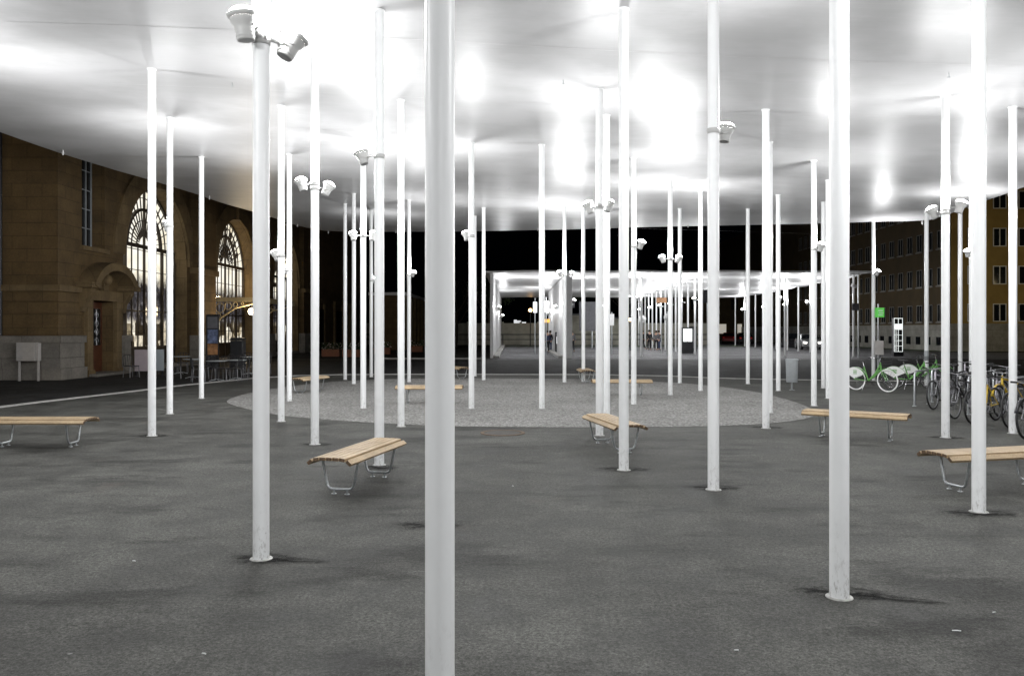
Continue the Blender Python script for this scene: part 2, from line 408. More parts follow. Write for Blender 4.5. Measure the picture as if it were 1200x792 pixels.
# canopy outline from its visible edge, closed behind the camera
edge = [(0, 155), (140, 201), (202, 219), (232, 228), (296, 248), (342, 263), (374, 270), (400, 271.5), (450, 271.7), (560, 271), (680, 268.7), (860, 264), (1000, 261), (1040, 259.6), (1084, 259), (1103, 255), (1156, 235), (1200, 219)]
out = []
for x, y in edge:
    Y = 25
    for _ in range(30):
        X = (x-600)/F*Y; Y = .5*Y+.5*F*(zc(X, Y)-EH)/(YH-y)
    out.append(((x-600)/F*Y, Y))
L0, R0 = out[0], out[-1]
out = [(-13.2, -10), (-14.2, -3), (-14.0, 4), (-13.0, 11)] + out + [(R0[0]+.3, 15), (R0[0]-.2, 7), (14.5, -2), (13, -10), (8, -14), (0, -15), (-8, -14)]
CC = np.array((1.5, 9.0))
ang = [math.atan2(p[1]-CC[1], p[0]-CC[0]) for p in out]
ordr = sorted(range(len(out)), key=lambda i: ang[i])
aa = [ang[i] for i in ordr]; op = [out[i] for i in ordr]
NA, NR = 220, 34
ring = []
for k in range(NA):
    a = -math.pi+2*math.pi*k/NA
    # intersect the ray with the outline polygon
    best = None; d = (math.cos(a), math.sin(a))
    for i in range(len(op)):
        p = np.array(op[i])-CC; q = np.array(op[(i+1) % len(op)])-CC; e = q-p
        den = d[0]*e[1]-d[1]*e[0]
        if abs(den) < 1e-9: continue
        t = (p[0]*e[1]-p[1]*e[0])/den; u = (p[0]*d[1]-p[1]*d[0])/den
        if t > 0 and -1e-6 <= u <= 1+1e-6: best = t if best is None else max(best, t)
    ring.append((d[0]*best, d[1]*best))
rt = empty('plaza_canopy', (CC[0], CC[1], 0))
tag(rt, 'wide white glossy canopy roof spread over the plaza on slender columns', 'canopy')
m = MB(); v = [(0, 0, zc(*CC))]; f = []
for j in range(1, NR+1):
    s_ = j/NR
    for k in range(NA):
        X, Y = ring[k][0]*s_, ring[k][1]*s_
        v.append((X, Y, zc(X+CC[0], Y+CC[1])))
for k in range(NA): f.append((0, 1+(k+1) % NA, 1+k))
for j in range(1, NR):
    for k in range(NA):
        a, b = 1+(j-1)*NA+k, 1+(j-1)*NA+(k+1) % NA; f.append((a, b, b+NA, a+NA))
m.add(v, f, 0, True)
last = 1+(NR-1)*NA; o_ = len(v)
lip = [(ring[k][0]*1.004, ring[k][1]*1.004, v[last+k][2]+.04) for k in range(NA)]
top = [(ring[k][0]*1.004, ring[k][1]*1.004, v[last+k][2]+.22) for k in range(NA)]
m.add([v[last+k] for k in range(NA)]+lip+top+[(0, 0, zc(*CC)+.6)],
      [(k, (k+1) % NA, NA+(k+1) % NA, NA+k) for k in range(NA)]+[(NA+k, NA+(k+1) % NA, 2*NA+(k+1) % NA, 2*NA+k) for k in range(NA)]+[(2*NA+k, 2*NA+(k+1) % NA, 3*NA) for k in range(NA)], 0, False)
fixn(m.build('roof_shell', MAT['canopy'], rt))
# panel seams: thin welded joints running across, and small drip spouts along the edge
for Ys in np.arange(12, 34, 3.1):
    xs = np.linspace(-7.5, 12.5, 60); ms = MB()
    pts = [(x_-CC[0], Ys+.12*math.sin(x_*.3)-CC[1], zc(x_, Ys)-.001) for x_ in xs]
    for a, b in zip(pts[:-1], pts[1:]):
        ms.add([(a[0], a[1]-.008, a[2]-.002), (b[0], b[1]-.008, b[2]-.002), (b[0], b[1]+.008, b[2]-.002), (a[0], a[1]+.008, a[2]-.002)], [(0, 1, 2, 3)])
    ms.build('panel_seam', MAT['seam'], rt)
for (x, y) in [(75, 180), (246, 233), (349, 266), (385, 274), (464, 273), (546, 272), (630, 270), (715, 268), (806, 266), (1080, 262), (1181, 228)]:
    Y = 25
    for _ in range(30):
        X = (x-600)/F*Y; Y = .5*Y+.5*F*(zc(X, Y)-EH)/(YH-y+3)
    X = (x-600)/F*Y; z = zc(X, Y)
    MB().lathe([(.001, -.13), (.022, -.125), (.03, -.06), (.02, -.02), (.02, .01)], 10, 0, (X-CC[0], Y-.05-CC[1], z)).build('drip_spout', MAT['lampbody'], rt)
# small fixing eyes below the canopy
for (x, y) in [(660, 87), (272, 108), (597, 224), (932, 228), (1112, 62)]:
    Y = F*4.3/(YH-y); X = (x-600)/F*Y; z = zc(X, Y)
    MB().tube([(X-CC[0], Y-CC[1], z+.01), (X-CC[0], Y-CC[1], z-.05), (X-CC[0]+.02, Y-CC[1], z-.07), (X-CC[0]-.02, Y-CC[1], z-.07)], .006, 6).build('fixing_eye', MAT['galv'], rt)

RC = .065
pole_mesh = {}
colpos = []
def column(X, Y, label, group='slender white columns carrying the plaza canopy', sleeve=False, chip=False):
    root = empty('column', (X, Y, 0)); tag(root, label, 'column', group)
    h = zc(X, Y)+.03
    MB().tube([(0, 0, 0), (0, 0, .6), (0, 0, 1.6), (0, 0, h)], RC, 28, cap=False).build('pole', MAT['column'], root)
    MB().lathe([(RC+.001, .011), (RC+.022, .011), (RC+.026, .007), (RC+.026, -.01)], 28, smooth=False).build('base_collar', MAT['collar'], root)
    MB().lathe([(RC+.001, h-.05), (RC+.008, h-.045), (RC+.02, h-.02), (RC+.022, h)], 24).build('top_collar', MAT['column'], root)
    if sleeve:
        MB().lathe([(RC+.004, .85), (RC+.006, .85), (RC+.006, 1.15), (RC+.001, 1.15)], 24).build('sleeve', MAT['bin'], root)
    return root
for i, (x, by, ty, lab) in enumerate(COLS):
    X, Y = gp(x, by); column(X, Y, lab, sleeve=(i == 38)); colpos.append((X, Y))

# ------------------------------------------------------------------ floodlights on the columns
def floodlight(base, tilt_dir, tilt, colxy, label, power=LAMP_W, scale=.76, sk=1.0, group='spotlights on the plaza columns'):
    """base: centre of the housing; tilt_dir: horizontal direction the lamp leans to"""
    base = Vector(base); d = Vector((tilt_dir[0], tilt_dir[1], 0))
    d = d.normalized() if d.length > 1e-6 else Vector((1, 0, 0))
    ax = (Vector((0, 0, 1))*math.cos(tilt)+d*math.sin(tilt)).normalized()
    root = empty('floodlight', base); tag(root, label, 'spotlight', group)
    s = scale
    hs = MB().lathe([(.001, -.13*s), (.075*s, -.13*s), (.08*s, -.12*s), (.085*s, -.04*s), (.088*s, .0), (.11*s, .03*s), (.118*s, .07*s)], 28, 0, (0, 0, 0), ax)
    for k in range(3):
        hs.lathe([(.081*s, (-.1+k*.03)*s), (.087*s, (-.098+k*.03)*s), (.087*s, (-.094+k*.03)*s), (.081*s, (-.092+k*.03)*s)], 24, 0, (0, 0, 0), ax)
    hs.build('housing', MAT['lampbody'], root)
    MB().lathe([(.118*s, .07*s), (.14*s, .085*s), (.142*s, .11*s), (.136*s, .112*s), (.125*s, .1*s)], 30, 0, (0, 0, 0), ax).build('rim', MAT['lampbody'], root)
    MB().lathe([(.001, -.132*s), (.07*s, -.132*s)], 20, 0, (0, 0, 0), ax).build('rear_face', MAT['lampdark'], root)
    MB().lathe([(.126*s, .108*s), (.115*s, .135*s), (.085*s, .158*s), (.045*s, .17*s), (.001, .173*s)], 24, 0, (0, 0, 0), ax).build('lens', MAT['lens'], root)
    if colxy:
        c = Vector((colxy[0], colxy[1], base.z))-base; c.z = -.02
        hd = Vector((c.x, c.y, 0)); L = hd.length; hd.normalize()
        j = hd*.11*s
        side = ax.cross(hd); side = side.normalized() if side.length > .1 else Vector((-hd.y, hd.x, 0))
        y_ = MB().tube([side*.09*s, side*.1*s+j*.7, j+Vector((0, 0, -.01)), -side*.1*s+j*.7, -side*.09*s], .009*s, 8)
        y_.build('yoke', MAT['lampbody'], root)
        a_ = MB().tube([j, (j+c)*.5+Vector((0, 0, .02)), c-hd*(RC-.004)], .016*s, 10)
        a_.lathe([(RC+.002, -.03), (RC+.008, -.03), (RC+.008, .03), (RC+.002, .03)], 20, 0, c)
        a_.build('bracket', MAT['lampbody'], root)
    li = bpy.data.lights.new('lamp', 'POINT'); li.energy = power
    li.shadow_soft_size = .1; li.color = (.985, .99, 1)
    lo = bpy.data.objects.new('lamp', li); col.objects.link(lo); lo.parent = root
    lo.location = ax*(.17*s+.09)
    l2 = bpy.data.lights.new('beam', 'SPOT'); l2.energy = power*SPOT_K*sk; l2.spot_size = R(104); l2.spot_blend = 1; l2.shadow_soft_size = .09; l2.color = (.99, .99, 1)
    o2 = bpy.data.objects.new('beam', l2); col.objects.link(o2); o2.parent = root; o2.location = ax*(.17*s+.1); o2.rotation_euler = (-ax).to_track_quat('Z', 'Y').to_euler()
    return root
cidx = {round(c[0]): i for i, c in enumerate(COLS)}
# column x, lamp px x,y, lean (x,y), tilt degrees, label
LAMPS = [
 (306, 286, 31, (-.6, -.3), 8, 'large white spotlight on the left of the thick left column, lens hidden'),
 (306, 340, 54, (1, .5), 26, 'large white spotlight tilted to the right on the thick left column'),
 (199, 196, 266, (-.2, .3), 20, 'single lit lamp shining beside the first arched window'),
 (339, 333, 317, (-.2, .3), 20, 'lit lamp low on the thin column left of the third arched window'),
 (330, 324, 300, (-.6, .3), 25, 'small white lamp behind the thick column with two spotlights'),
 (369, 354, 217, (-.7, .2), 18, 'white spotlight leaning left on the column behind the slatted bench'),
 (369, 383.5, 222, (.8, .3), 25, 'white spotlight leaning right on the column behind the slatted bench'),
 (444, 425, 185, (-.8, .3), 20, 'white spotlight on an arm left of the column behind the slatted bench end'),
 (426, 414, 277, (-.4, .3), 15, 'left lit lamp of the pair on the gravel column'),
 (426, 437, 277, (.4, .3), 15, 'right lit lamp of the pair on the gravel column'),
 (435, 436.5, 329, (.2, .5), 20, 'small lit lamp on the thinnest column at the road edge'),
 (479, 484, 321, (.5, -.3), 28, 'bright lit lamp on the thin column left of the thickest one'),
 (552, 546.5, 277, (-.3, .3), 15, 'small lamp close against the first gravel column right of the thickest one'),
 (662, 656.5, 321, (-.3, -.1), 18, 'lit lamp above the far white pylon wall'),
 (662, 669.5, 322, (.5, .3), 25, 'unlit looking lamp right of the column before the far pylon wall'),
 (702, 690.5, 244, (-.7, .3), 20, 'left spotlight of the pair on the centre columns'),
 (702, 712.5, 242, (.7, .3), 15, 'right spotlight of the pair on the centre columns'),
 (743, 751, 287, (.5, -.5), 22, 'lit spotlight on the thin column right of centre'),
 (786, 776.5, 304, (-.6, .3), 20, 'left lamp of the crosswise pair above the far bus stop'),
 (786, 794.5, 304, (.7, .3), 28, 'right lamp of the crosswise pair above the far bus stop'),
 (836, 850, 157, (.7, .3), 12, 'drum shaped spotlight on the right of its column, right of centre'),
 (954, 962, 290, (.3, -.3), 18, 'lit lamp just left of the thick right column'),
 (1024, 1028, 320, (.4, -.3), 22, 'lit lamp high above the green bicycle'),
 (1108, 1094, 250, (-.6, .3), 22, 'left spotlight of the pair above the parked bicycles'),
 (1108, 1125, 243, (.5, -.3), 18, 'right spotlight of the pair above the bicycles, lens glowing'),
 (1138, 1134, 297, (-.3, -.3), 20, 'lit lamp peeping out beside the column before the right bench'),
]
def find(x): return min(range(len(COLS)), key=lambda i: abs(COLS[i][0]-x))
for cx, lx, ly, ln, tl, lab in LAMPS:
    i = find(cx); X, Y = colpos[i]
    dx = (lx-COLS[i][0])/F*Y
    dy = math.sqrt(max(.0, .32**2-dx*dx))*(-.7 if ln[1] < 0 else .7)
    if abs(dx) < .1: dy = .24*(-1 if ln[1] < 0 else 1)
    Yl = Y+dy; P = pp(lx, ly, Yl)
    floodlight(P, ln, R(tl), (X, Y), lab, scale=.86 if cx == 306 else .76,
               power=LAMP_W*(.72 if cx in (702, 836, 1108, 444) else 1.0), sk=(2.2 if cx < 345 and cx != 306 else 2.4 if Y > 22 else .6))
# unseen columns and lamps added around the camera to light the near floor and canopy
outside = [(-8.95, 13.1), (-8.6, 7.0), (9.3, 10.4), (8.4, 4.6), (3.9, 3.4), (-4.6, 3.2), (-8.5, -2.5), (0.6, -3.4), (9.6, -3.0), (-3.5, -9.0), (5.5, -9.5), (12.6, 16.6)]
names_o = ['beside the left picture border', 'left of the camera, outside the picture', 'right of the bench column, outside the picture', 'right of the camera, outside the picture',
 'close to the right of the camera', 'close to the left of the camera', 'far left behind the camera', 'straight behind the camera', 'far right behind the camera', 'last row behind the camera, left', 'last row behind the camera, right', 'right of the bicycles, outside the picture']
for (X, Y), nm in zip(outside, names_o):
    column(X, Y, 'unseen white column '+nm)
    for s_ in (-1, 1):
        floodlight((X+.28*s_, Y+.1, 4.15), (s_, .4), R(20), (X, Y), ('left' if s_ < 0 else 'right')+' added spotlight on the unseen column '+nm, LAMP_W*1.15)

# ------------------------------------------------------------------ ground
m = MB(); m.add([(-600, -60, 0), (600, -60, 0), (600, 900, 0), (-600, 900, 0)], [(0, 1, 2, 3)])
struct(m.build('ground', MAT['road']))
# plaza outline along the pale border line
bl = [(-200, 505), (-60, 487), (0, 478), (60, 470.5), (140, 461.2), (220, 451.5), (297, 443.8), (350, 440.5), (400, 439.4), (480, 439), (600, 439.2), (700, 439.4), (780, 441), (840, 443.5), (900, 445), (1000, 446.5), (1100, 447), (1250, 448), (1500, 452)]
gl = [gp(x, y) for x, y in bl]
pl = gl+[(60, -40), (-40, -40)]
flat('plaza_pavement', [(x, y) for x, y in pl][::-1], .004, MAT['plaza'])
def strip(name, pts, w0, w1, z0, z1, mat):
    m = MB(); L = []; Rr = []
    for i, p in enumerate(pts):
        a = Vector(pts[max(0, i-1)]); b = Vector(pts[min(len(pts)-1, i+1)]); t = (b-a).normalized(); n_ = Vector((-t.y, t.x))
        L.append(Vector(p)+n_*w0); Rr.append(Vector(p)+n_*w1)
    for i in range(len(pts)-1):
        q = [L[i], L[i+1], Rr[i+1], Rr[i]]
        v = [(*c, z0) for c in q]+[(*c, z1) for c in q]
        m.add(v, [(0, 1, 5, 4), (1, 2, 6, 5), (2, 3, 7, 6), (3, 0, 4, 7), (4, 5, 6, 7)])
    return struct(fixn(m.build(name, mat)))
strip('kerb_stone', gl, .0, .14, -.01, .03, MAT['kerb'])
strip('gutter_line', gl, .24, .33, -.01, .012, MAT['kerb'])
# gravel area
ge = [(262, 470), (275, 476), (300, 482), (330, 487.5), (380, 492), (440, 496), (500, 499), (560, 500.5), (640, 501), (720, 501), (800, 500.5), (860, 499), (910, 496), (945, 491.5), (957, 486), (950, 478), (925, 469), (890, 460), (840, 452.5), (780, 447.5), (700, 444.8), (600, 443.4), (500, 443.5), (430, 445), (370, 449), (320, 455.5), (285, 462)]
gg = [gp(x, y) for x, y in ge]
def smooth(pts, it=2):
    for _ in range(it):
        q = []
        for i in range(len(pts)):
            a, b = pts[i], pts[(i+1) % len(pts)]
            q += [(a[0]*.75+b[0]*.25, a[1]*.75+b[1]*.25), (a[0]*.25+b[0]*.75, a[1]*.25+b[1]*.75)]
        pts = q
    return pts
gg = smooth(gg)
flat('gravel_bed', gg, .010, MAT['gravel'])
# manhole cover
mx, my = gp(589, 507.5)
r_ = empty('manhole_cover', (mx, my, 0)); tag(r_, 'round rusty manhole cover set in the asphalt before the gravel', 'manhole cover')
MB().lathe([(.33, .0), (.33, .012), (.001, .012)], 40, smooth=False).build('lid', MAT['rustcover'], r_)
MB().lathe([(.34, .0), (.34, .014), (.4, .014), (.4, .0)], 40, smooth=False).build('frame_ring', MAT['woodend'], r_)
# old stains: darker patches with their own shape, around several column feet and on the open floor
def blob(X, Y, rx, ry, seed, rot=0):
    rnd = random.Random(seed); ph = [rnd.uniform(0, 6.28) for _ in range(6)]
    pts = []
    for k in range(40):
        a = 2*math.pi*k/40; q = 1+.22*math.sin(2*a+ph[0])+.13*math.sin(3*a+ph[1])+.08*math.sin(5*a+ph[2])+.05*math.sin(9*a+ph[3])
        x_, y_ = rx*q*math.cos(a), ry*q*math.sin(a)
        pts.append((X+x_*math.cos(rot)-y_*math.sin(rot), Y+x_*math.sin(rot)+y_*math.cos(rot)))
    return pts
def stain_mat():
    m, n, l, b = nt('soft dark stain')
    tc = n.new('ShaderNodeTexCoord'); g = n.new('ShaderNodeTexGradient'); g.gradient_type = 'SPHERICAL'
    l.new(tc.outputs['Object'], g.inputs[0])
    t = noise(n, l, 2.2, 6, .7); 
    mu = n.new('ShaderNodeMath'); mu.operation = 'MULTIPLY'; l.new(g.outputs['Fac'], mu.inputs[0])
    l.new(ramp(n, l, t.outputs['Fac'], [(.42, .05), (.6, 1.0)]), mu.inputs[1])
    al = ramp(n, l, mu.outputs[0], [(.04, 0.0), (.5, .7)])
    fn = noise(n, l, 60, 3)
    l.new(ramp(n, l, fn.outputs['Fac'], [(.3, (.006, .006, .006)), (.7, (.02, .02, .019))]), b.inputs['Base Color'])
    l.new(al, b.inputs['Alpha']); b.inputs['Roughness'].default_value = .95; b.inputs['Specular IOR Level'].default_value = .08
    return m
MAT['soft'] = stain_mat()
k = 0
for px_, py_, rx, ry, rot in [(306, 655, .42, .3, 0), (340, 657, .5, .14, -.1), (983, 695, .5, .3, 0), (1045, 702, .5, .13, -.25), (836, 572, .5, .33, 0), (731, 550, .55, .35, 0), (1147, 602, .6, .35, 0), (500, 616, .5, .3, 0),
     (444, 548, .4, .4, 0), (369, 521, .4, .35, 0), 
     (897, 501, .5, .4, 0), (1108, 513, .5, .4, 0), (178, 511, .45, .4, 0)]:
    X, Y = gp(px_, py_); k += 1
    m = MB(); n_ = 28
    m.add([(0, 0, 0)]+[(math.cos(6.2832*i/n_), math.sin(6.2832*i/n_), 0) for i in range(n_)], [(0, 1+i, 1+(i+1) % n_) for i in range(n_)])
    o = m.build('ground_stain', MAT['soft'], loc=(X, Y, .006+k*.00012)); o.scale = (rx*.8, ry*.75, 1); o.rotation_euler = (0, 0, rot); struct(o)
# litter: cigarette end, foil scraps
for i, (x, y, l_) in enumerate([(1121, 740, .05), (157, 658, .025), (1165, 718.5, .022), (239, 767, .025), (863, 763, .025), (601, 570, .02)]):
    X, Y = gp(x, y); a = random.uniform(-.4, .4)
    o = MB().tube([(-l_/2, 0, .004), (l_*.1, .001, .005), (l_/2, 0, .004)], .004, 8).build('cigarette_end', MAT['white'], loc=(X, Y, .004)); o.rotation_euler = (0, 0, a)
    tag(o, ['pale cigarette end lying right of the chipped column', 'white scrap on the asphalt left of the thick left column', 'small white scrap near the right picture border', 'pale scrap at the bottom left of the floor', 'pale scrap at the bottom right of centre', 'tiny white scrap beyond the thickest column'][i], 'litter', 'small litter on the asphalt')

# ------------------------------------------------------------------ benches
def make_bench(L=1.66, sp=1.08):
    root = empty('slatted_bench', (0, 0, 0))
    n = 7; W = .54
    prof = []
    for i in range(n):
        u = (i+.5)/n*2-1; x = u*W/2; z = .455-.085*abs(u)**5.5; s_ = -.085*5.5*abs(u)**4.5*(1 if u > 0 else -1)/(W/2)
        prof.append((x, z, math.atan(s_)))
    for x, z, t in prof:       # slats run along Y
        ax = Vector((math.cos(t), 0, math.sin(t))); az = Vector((-math.sin(t), 0, math.cos(t)))
        MB().obox((x, 0, z-.018), ax*.0315, (0, L/2-.002, 0), az*.018).obox((x, L/2, z-.018), ax*.03, (0, .002, 0), az*.017, 1).obox((x, -L/2, z-.018), ax*.03, (0, .002, 0), az*.017, 1).build('slat', [MAT['wood'], MAT['woodend']], root, bevel=.005)
    for s_ in (-1, 1):
        y = s_*sp/2
        pts = [(-.225, y, .405), (-.215, y, .37), (-.165, y, .13), (-.155, y, .095), (-.135, y, .07), (-.1, y, .06), (.1, y, .06), (.135, y, .07), (.155, y, .095), (.165, y, .13), (.215, y, .37), (.225, y, .405)]
        lg = MB().tube(pts, .015, 12)
        lg.build('leg_frame', MAT['galv'], root)
        for q in (-.08, .08):
            MB().tube([(q, y, .0), (q, y, .055)], .011, 10).lathe([(.03, 0), (.03, .006), (.001, .006)], 14, 0, (q, y, 0.004)).build('foot', MAT['galv'], root)
        pts2 = [(x, y, z-.04) for x, z, t in prof]
        MB().tube(pts2, .012, 8).build('support_bar', MAT['galv'], root)
    return root
def leg_mid(a, b): return ((a[0]+b[0])/2, (a[1]+b[1])/2)
BEN = [  # two leg-frame midpoints (photo pixels on the ground) or world centre + angle
 ('p', (399, 579.5), (442, 560), 'wooden slatted bench seen end on, between the thick left column and the thickest column'),
 ('p', (732, 531), (702, 517.5), 'wooden bench behind the centre column, at the front edge of the gravel'),
 ('p', (963.5, 511), (1076.5, 519), 'long wooden bench seen side on, right of the thick right column'),
 ('p', (1119, 575), (1200, 570), 'wooden bench cut by the right picture border behind a column'),
 ('p', (86, 523), (-5, 523), 'wooden bench cut by the left picture border'),
 ('p', (372, 458), (353, 461), 'small wooden bench at the left end of the gravel'),
 ('p', (478, 473), (514, 473), 'small wooden bench half hidden behind the thickest column, on the gravel'),
 ('p', (541, 444.5), (528, 443), 'tiny far bench just right of the thickest column'),
 ('p', (689, 449), (683, 445.5), 'small far bench left of the close centre pair of columns'),
 ('p', (751, 464), (722, 464), 'small bench on the gravel right of the close centre pair of columns'),
]
proto = None
for i, (_, a, b, lab) in enumerate(BEN):
    A, B = Vector(gp(*a)), Vector(gp(*b))
    c = (A+B)/2; d = B-A; th = math.atan2(d.y, d.x)-math.pi/2
    c = A+(B-A).normalized()*.54
    if proto is None: proto = make_bench(); o = proto
    else: o = copy_tree(proto)
    o.location = (c.x, c.y, .004); o.rotation_euler = (0, 0, th)
    tag(o, lab, 'bench', 'slatted wooden benches on the plaza')

# ------------------------------------------------------------------ litter bin
X, Y = gp(928, 457)
r_ = empty('litter_bin', (X, Y, 0)); tag(r_, 'grey cylindrical litter bin on a short post at the road edge', 'litter bin')
MB().lathe([(.001, .24), (.16, .24), (.165, .25), (.185, .9), (.185, .92), (.17, .92), (.165, .9)], 30).build('drum', MAT['bin'], r_)
MB().lathe([(.19, .9), (.195, .93), (.18, .955), (.1, .96), (.098, .95)], 30).build('lid_ring', MAT['bin'], r_)
MB().tube([(0, .0, 0), (0, .0, .3)], .03, 12).lathe([(.08, 0), (.08, .01), (.001, .01)], 16).build('post', MAT['galv'], r_)

# ------------------------------------------------------------------ bicycles
def make_bike(fm, tyre, kind):
    chrome0 = MAT['chrome']; MAT['chrome'] = MAT['chrome'] if kind == 'share' else MAT['dullmetal']
    try: return make_bike_(fm, tyre, kind)
    finally: MAT['chrome'] = chrome0
def make_bike_(fm, tyre, kind):
    """x forward, rear wheel at x=0, front wheel at x=1.06"""
    r = empty('bicycle', (0, 0, 0)); WB = 1.05; WR = .335
    for name, wx in (('rear_wheel', 0), ('front_wheel', WB)):
        wo = MB().torus((wx, 0, WR), (0, 1, 0), WR-.035, .009, 40, 6).build(name, MAT['chrome'], r)
        MB().torus((wx, 0, WR), (0, 1, 0), WR-.018, .021, 44, 8).build('tyre', tyre, wo)
        s_ = MB()
        for k_ in range(18):
            a = 2*math.pi*k_/18; s_.tube([(wx+.02*math.cos(a+.5), .02*(-1)**k_, WR+.02*math.sin(a+.5)), (wx+(WR-.035)*math.cos(a), 0, WR+(WR-.035)*math.sin(a))], .0022, 4)
        s_.tube([(wx, -.05, WR), (wx, .05, WR)], .022, 10); s_.build('spokes', MAT['chrome'], wo)
    bb = Vector((.43, 0, .3)); st = Vector((.30, 0, .72)); hb = Vector((.86, 0, .68)); ht = Vector((.835, 0, .86)); rw = Vector((0, 0, WR)); fw = Vector((WB, 0, WR))
    f = MB()
    if kind == 'share':
        f.tube([ht-Vector((0, 0, .06)), Vector((.66, 0, .52)), bb], .028, 12); f.tube([hb, Vector((.62, 0, .42)), bb+Vector((-.02, 0, .02))], .022, 10)
    else:
        f.tube([hb+Vector((-.005, 0, .03)), bb], .02, 10); f.tube([ht-Vector((-.01, 0, .06)), st], .017, 10)
    f.tube([st, bb], .018, 10); f.tube([hb, ht], .023, 12)
    for s_ in (-1, 1):
        f.tube([bb+Vector((0, .03*s_, 0)), rw+Vector((0, .06*s_, 0))], .01, 8); f.tube([st+Vector((0, .02*s_, -.04)), rw+Vector((0, .06*s_, 0))], .008, 8)
    f.build('frame', fm, r)
    fk = MB(); cr = hb+Vector((.012, 0, -.03))
    for s_ in (-1, 1): fk.tube([cr, cr+Vector((.01, .05*s_, -.03)), fw+Vector((0, .055*s_, 0))], .012, 8)
    fk.build('fork', MAT['chrome'] if kind != 'share' else fm, r)
    MB().tube([st, st+Vector((-.035, 0, .14))], .013, 8).build('seat_post', MAT['chrome'], r)
    sd = MB(); sc_ = st+Vector((-.04, 0, .16))
    sd.add([sc_+Vector(p) for p in [(-.13, -.075, 0), (-.13, .075, 0), (-.02, .06, .0), (.06, .025, 0), (.15, .015, 0), (.15, -.015, 0), (.06, -.025, 0), (-.02, -.06, 0),
            (-.13, -.06, .045), (-.13, .06, .045), (-.02, .045, .035), (.06, .018, .03), (.14, .008, .025), (.14, -.008, .025), (.06, -.018, .03), (-.02, -.045, .035)]],
           [(0, 1, 2, 3, 4, 5, 6, 7)]+[(i, (i+1) % 8, 8+(i+1) % 8, 8+i) for i in range(8)]+[(15, 14, 13, 12, 11, 10, 9, 8)])
    fixn(sd.build('saddle', MAT['black'], r, bevel=.01))
    h = MB(); t_ = ht+Vector((-.02, 0, .12 if kind == 'share' else .05)); h.tube([ht, t_], .014, 8)
    h.tube([t_+Vector((-.12 if kind == 'share' else -.02, -.29, .04)), t_+Vector((-.02, -.17, .03)), t_, t_+Vector((-.02, .17, .03)), t_+Vector((-.12 if kind == 'share' else -.02, .29, .04))], .012, 8)
    hb_ = h.build('handlebar', MAT['chrome'], r)
    gx = t_+Vector((-.12 if kind == 'share' else -.02, 0, .04))
    for s_ in (-1, 1): MB().tube([gx+Vector((0, .2*s_, -.005)), gx+Vector((-.03 if kind == 'share' else 0, .31*s_, .002))], .017, 8).build('grip', MAT['black'], hb_)
    c = MB().torus(bb+Vector((0, .045, 0)), (0, 1, 0), .085, .006, 24, 5); c.tube([bb+Vector((0, -.07, 0)), bb+Vector((0, .07, 0))], .02, 8)
    c.tube([bb+Vector((0, .07, 0)), bb+Vector((.12, .08, -.11))], .01, 6); c.tube([bb+Vector((0, -.07, 0)), bb+Vector((-.12, -.08, .11))], .01, 6)
    c.tube([bb+Vector((0, .045, .085)), rw+Vector((0, .045, .035))], .004, 5); c.tube([bb+Vector((0, .045, -.085)), rw+Vector((0, .045, -.035))], .004, 5)
    cr_ = c.build('crankset', MAT['chrome'] if kind != 'share' else MAT['black'], r)
    for p in ((.12, .12, -.11), (-.12, -.12, .11)): MB().obox(bb+Vector(p), (.045, 0, 0), (0, .04, 0), (0, 0, .01)).build('pedal', MAT['black'], cr_)
    def fender(wx, a0, a1, wd=.026, name='mudguard', mt=None):
        g = MB(); N = 14; v = []
        for i in range(N+1):
            a = R(a0+(a1-a0)*i/N)
            for rr, yy in ((WR+.022, -wd), (WR+.034, 0), (WR+.022, wd)): v.append((wx+rr*math.cos(a), yy, WR+rr*math.sin(a)))
        q = []
        for i in range(N):
            for j in range(2): q.append((i*3+j, i*3+j+1, i*3+j+4, i*3+j+3))
        g.add(v, q, 0, True); o = g.build(name, mt or fm, r); sm_ = o.modifiers.new('solid', 'SOLIDIFY'); sm_.thickness = .003
    if kind == 'share':
        fender(0, 20, 175, .03); fender(WB, 40, 150, .028)
        for s_ in (-1, 1):
            pan = [(0+.0, WR+.02)]+[((WR+.03)*math.cos(R(a)), WR+(WR+.03)*math.sin(R(a))) for a in range(28, 158, 10)]
            gd = MB().prism(pan, .055*s_-.003, .055*s_+.003).build('wheel_guard', MAT['bwhite'], r)
            em = MB()
            for k_ in range(3): em.box(-.03, .09, .055*s_+(.0045*s_ if s_ > 0 else .0045*s_)-.001, .055*s_+.0045*s_+.001, WR+.16+k_*.045, WR+.185+k_*.045)
            em.build('emblem', MAT['green'], gd)
        bs = MB()
        cx_, cz_ = .98, .82
        for zz in (0, .09, .18):
            e_ = .012*zz/.09
            bs.tube([(cx_-.1-e_, -.13-e_, cz_+zz), (cx_+.14+e_, -.13-e_, cz_+zz), (cx_+.14+e_, .13+e_, cz_+zz), (cx_-.1-e_, .13+e_, cz_+zz)], .005, 5, closed=True)
        for yy in np.linspace(-.12, .12, 5):
            bs.tube([(cx_-.1, yy, cz_), (cx_+.14, yy, cz_)], .003, 4); bs.tube([(cx_+.14, yy, cz_), (cx_+.16, yy*1.1, cz_+.18)], .003, 4)
        bs.build('front_basket', MAT['black'], r)
        MB().tube([(.36, -.05, .28), (.3, -.14, .02)], .008, 6).build('kickstand', MAT['chrome'], r)
    elif kind == 'tour':
        fender(0, 10, 185); fender(WB, 20, 160)
        k_ = MB()
        for s_ in (-1, 1): k_.tube([(-.02, .06*s_, WR), (-.18, .07*s_, .72), (.2, .06*s_, .72)], .006, 6)
        for xx in (-.15, -.03, .1): k_.tube([(xx, -.065, .72), (xx, .065, .72)], .005, 6)
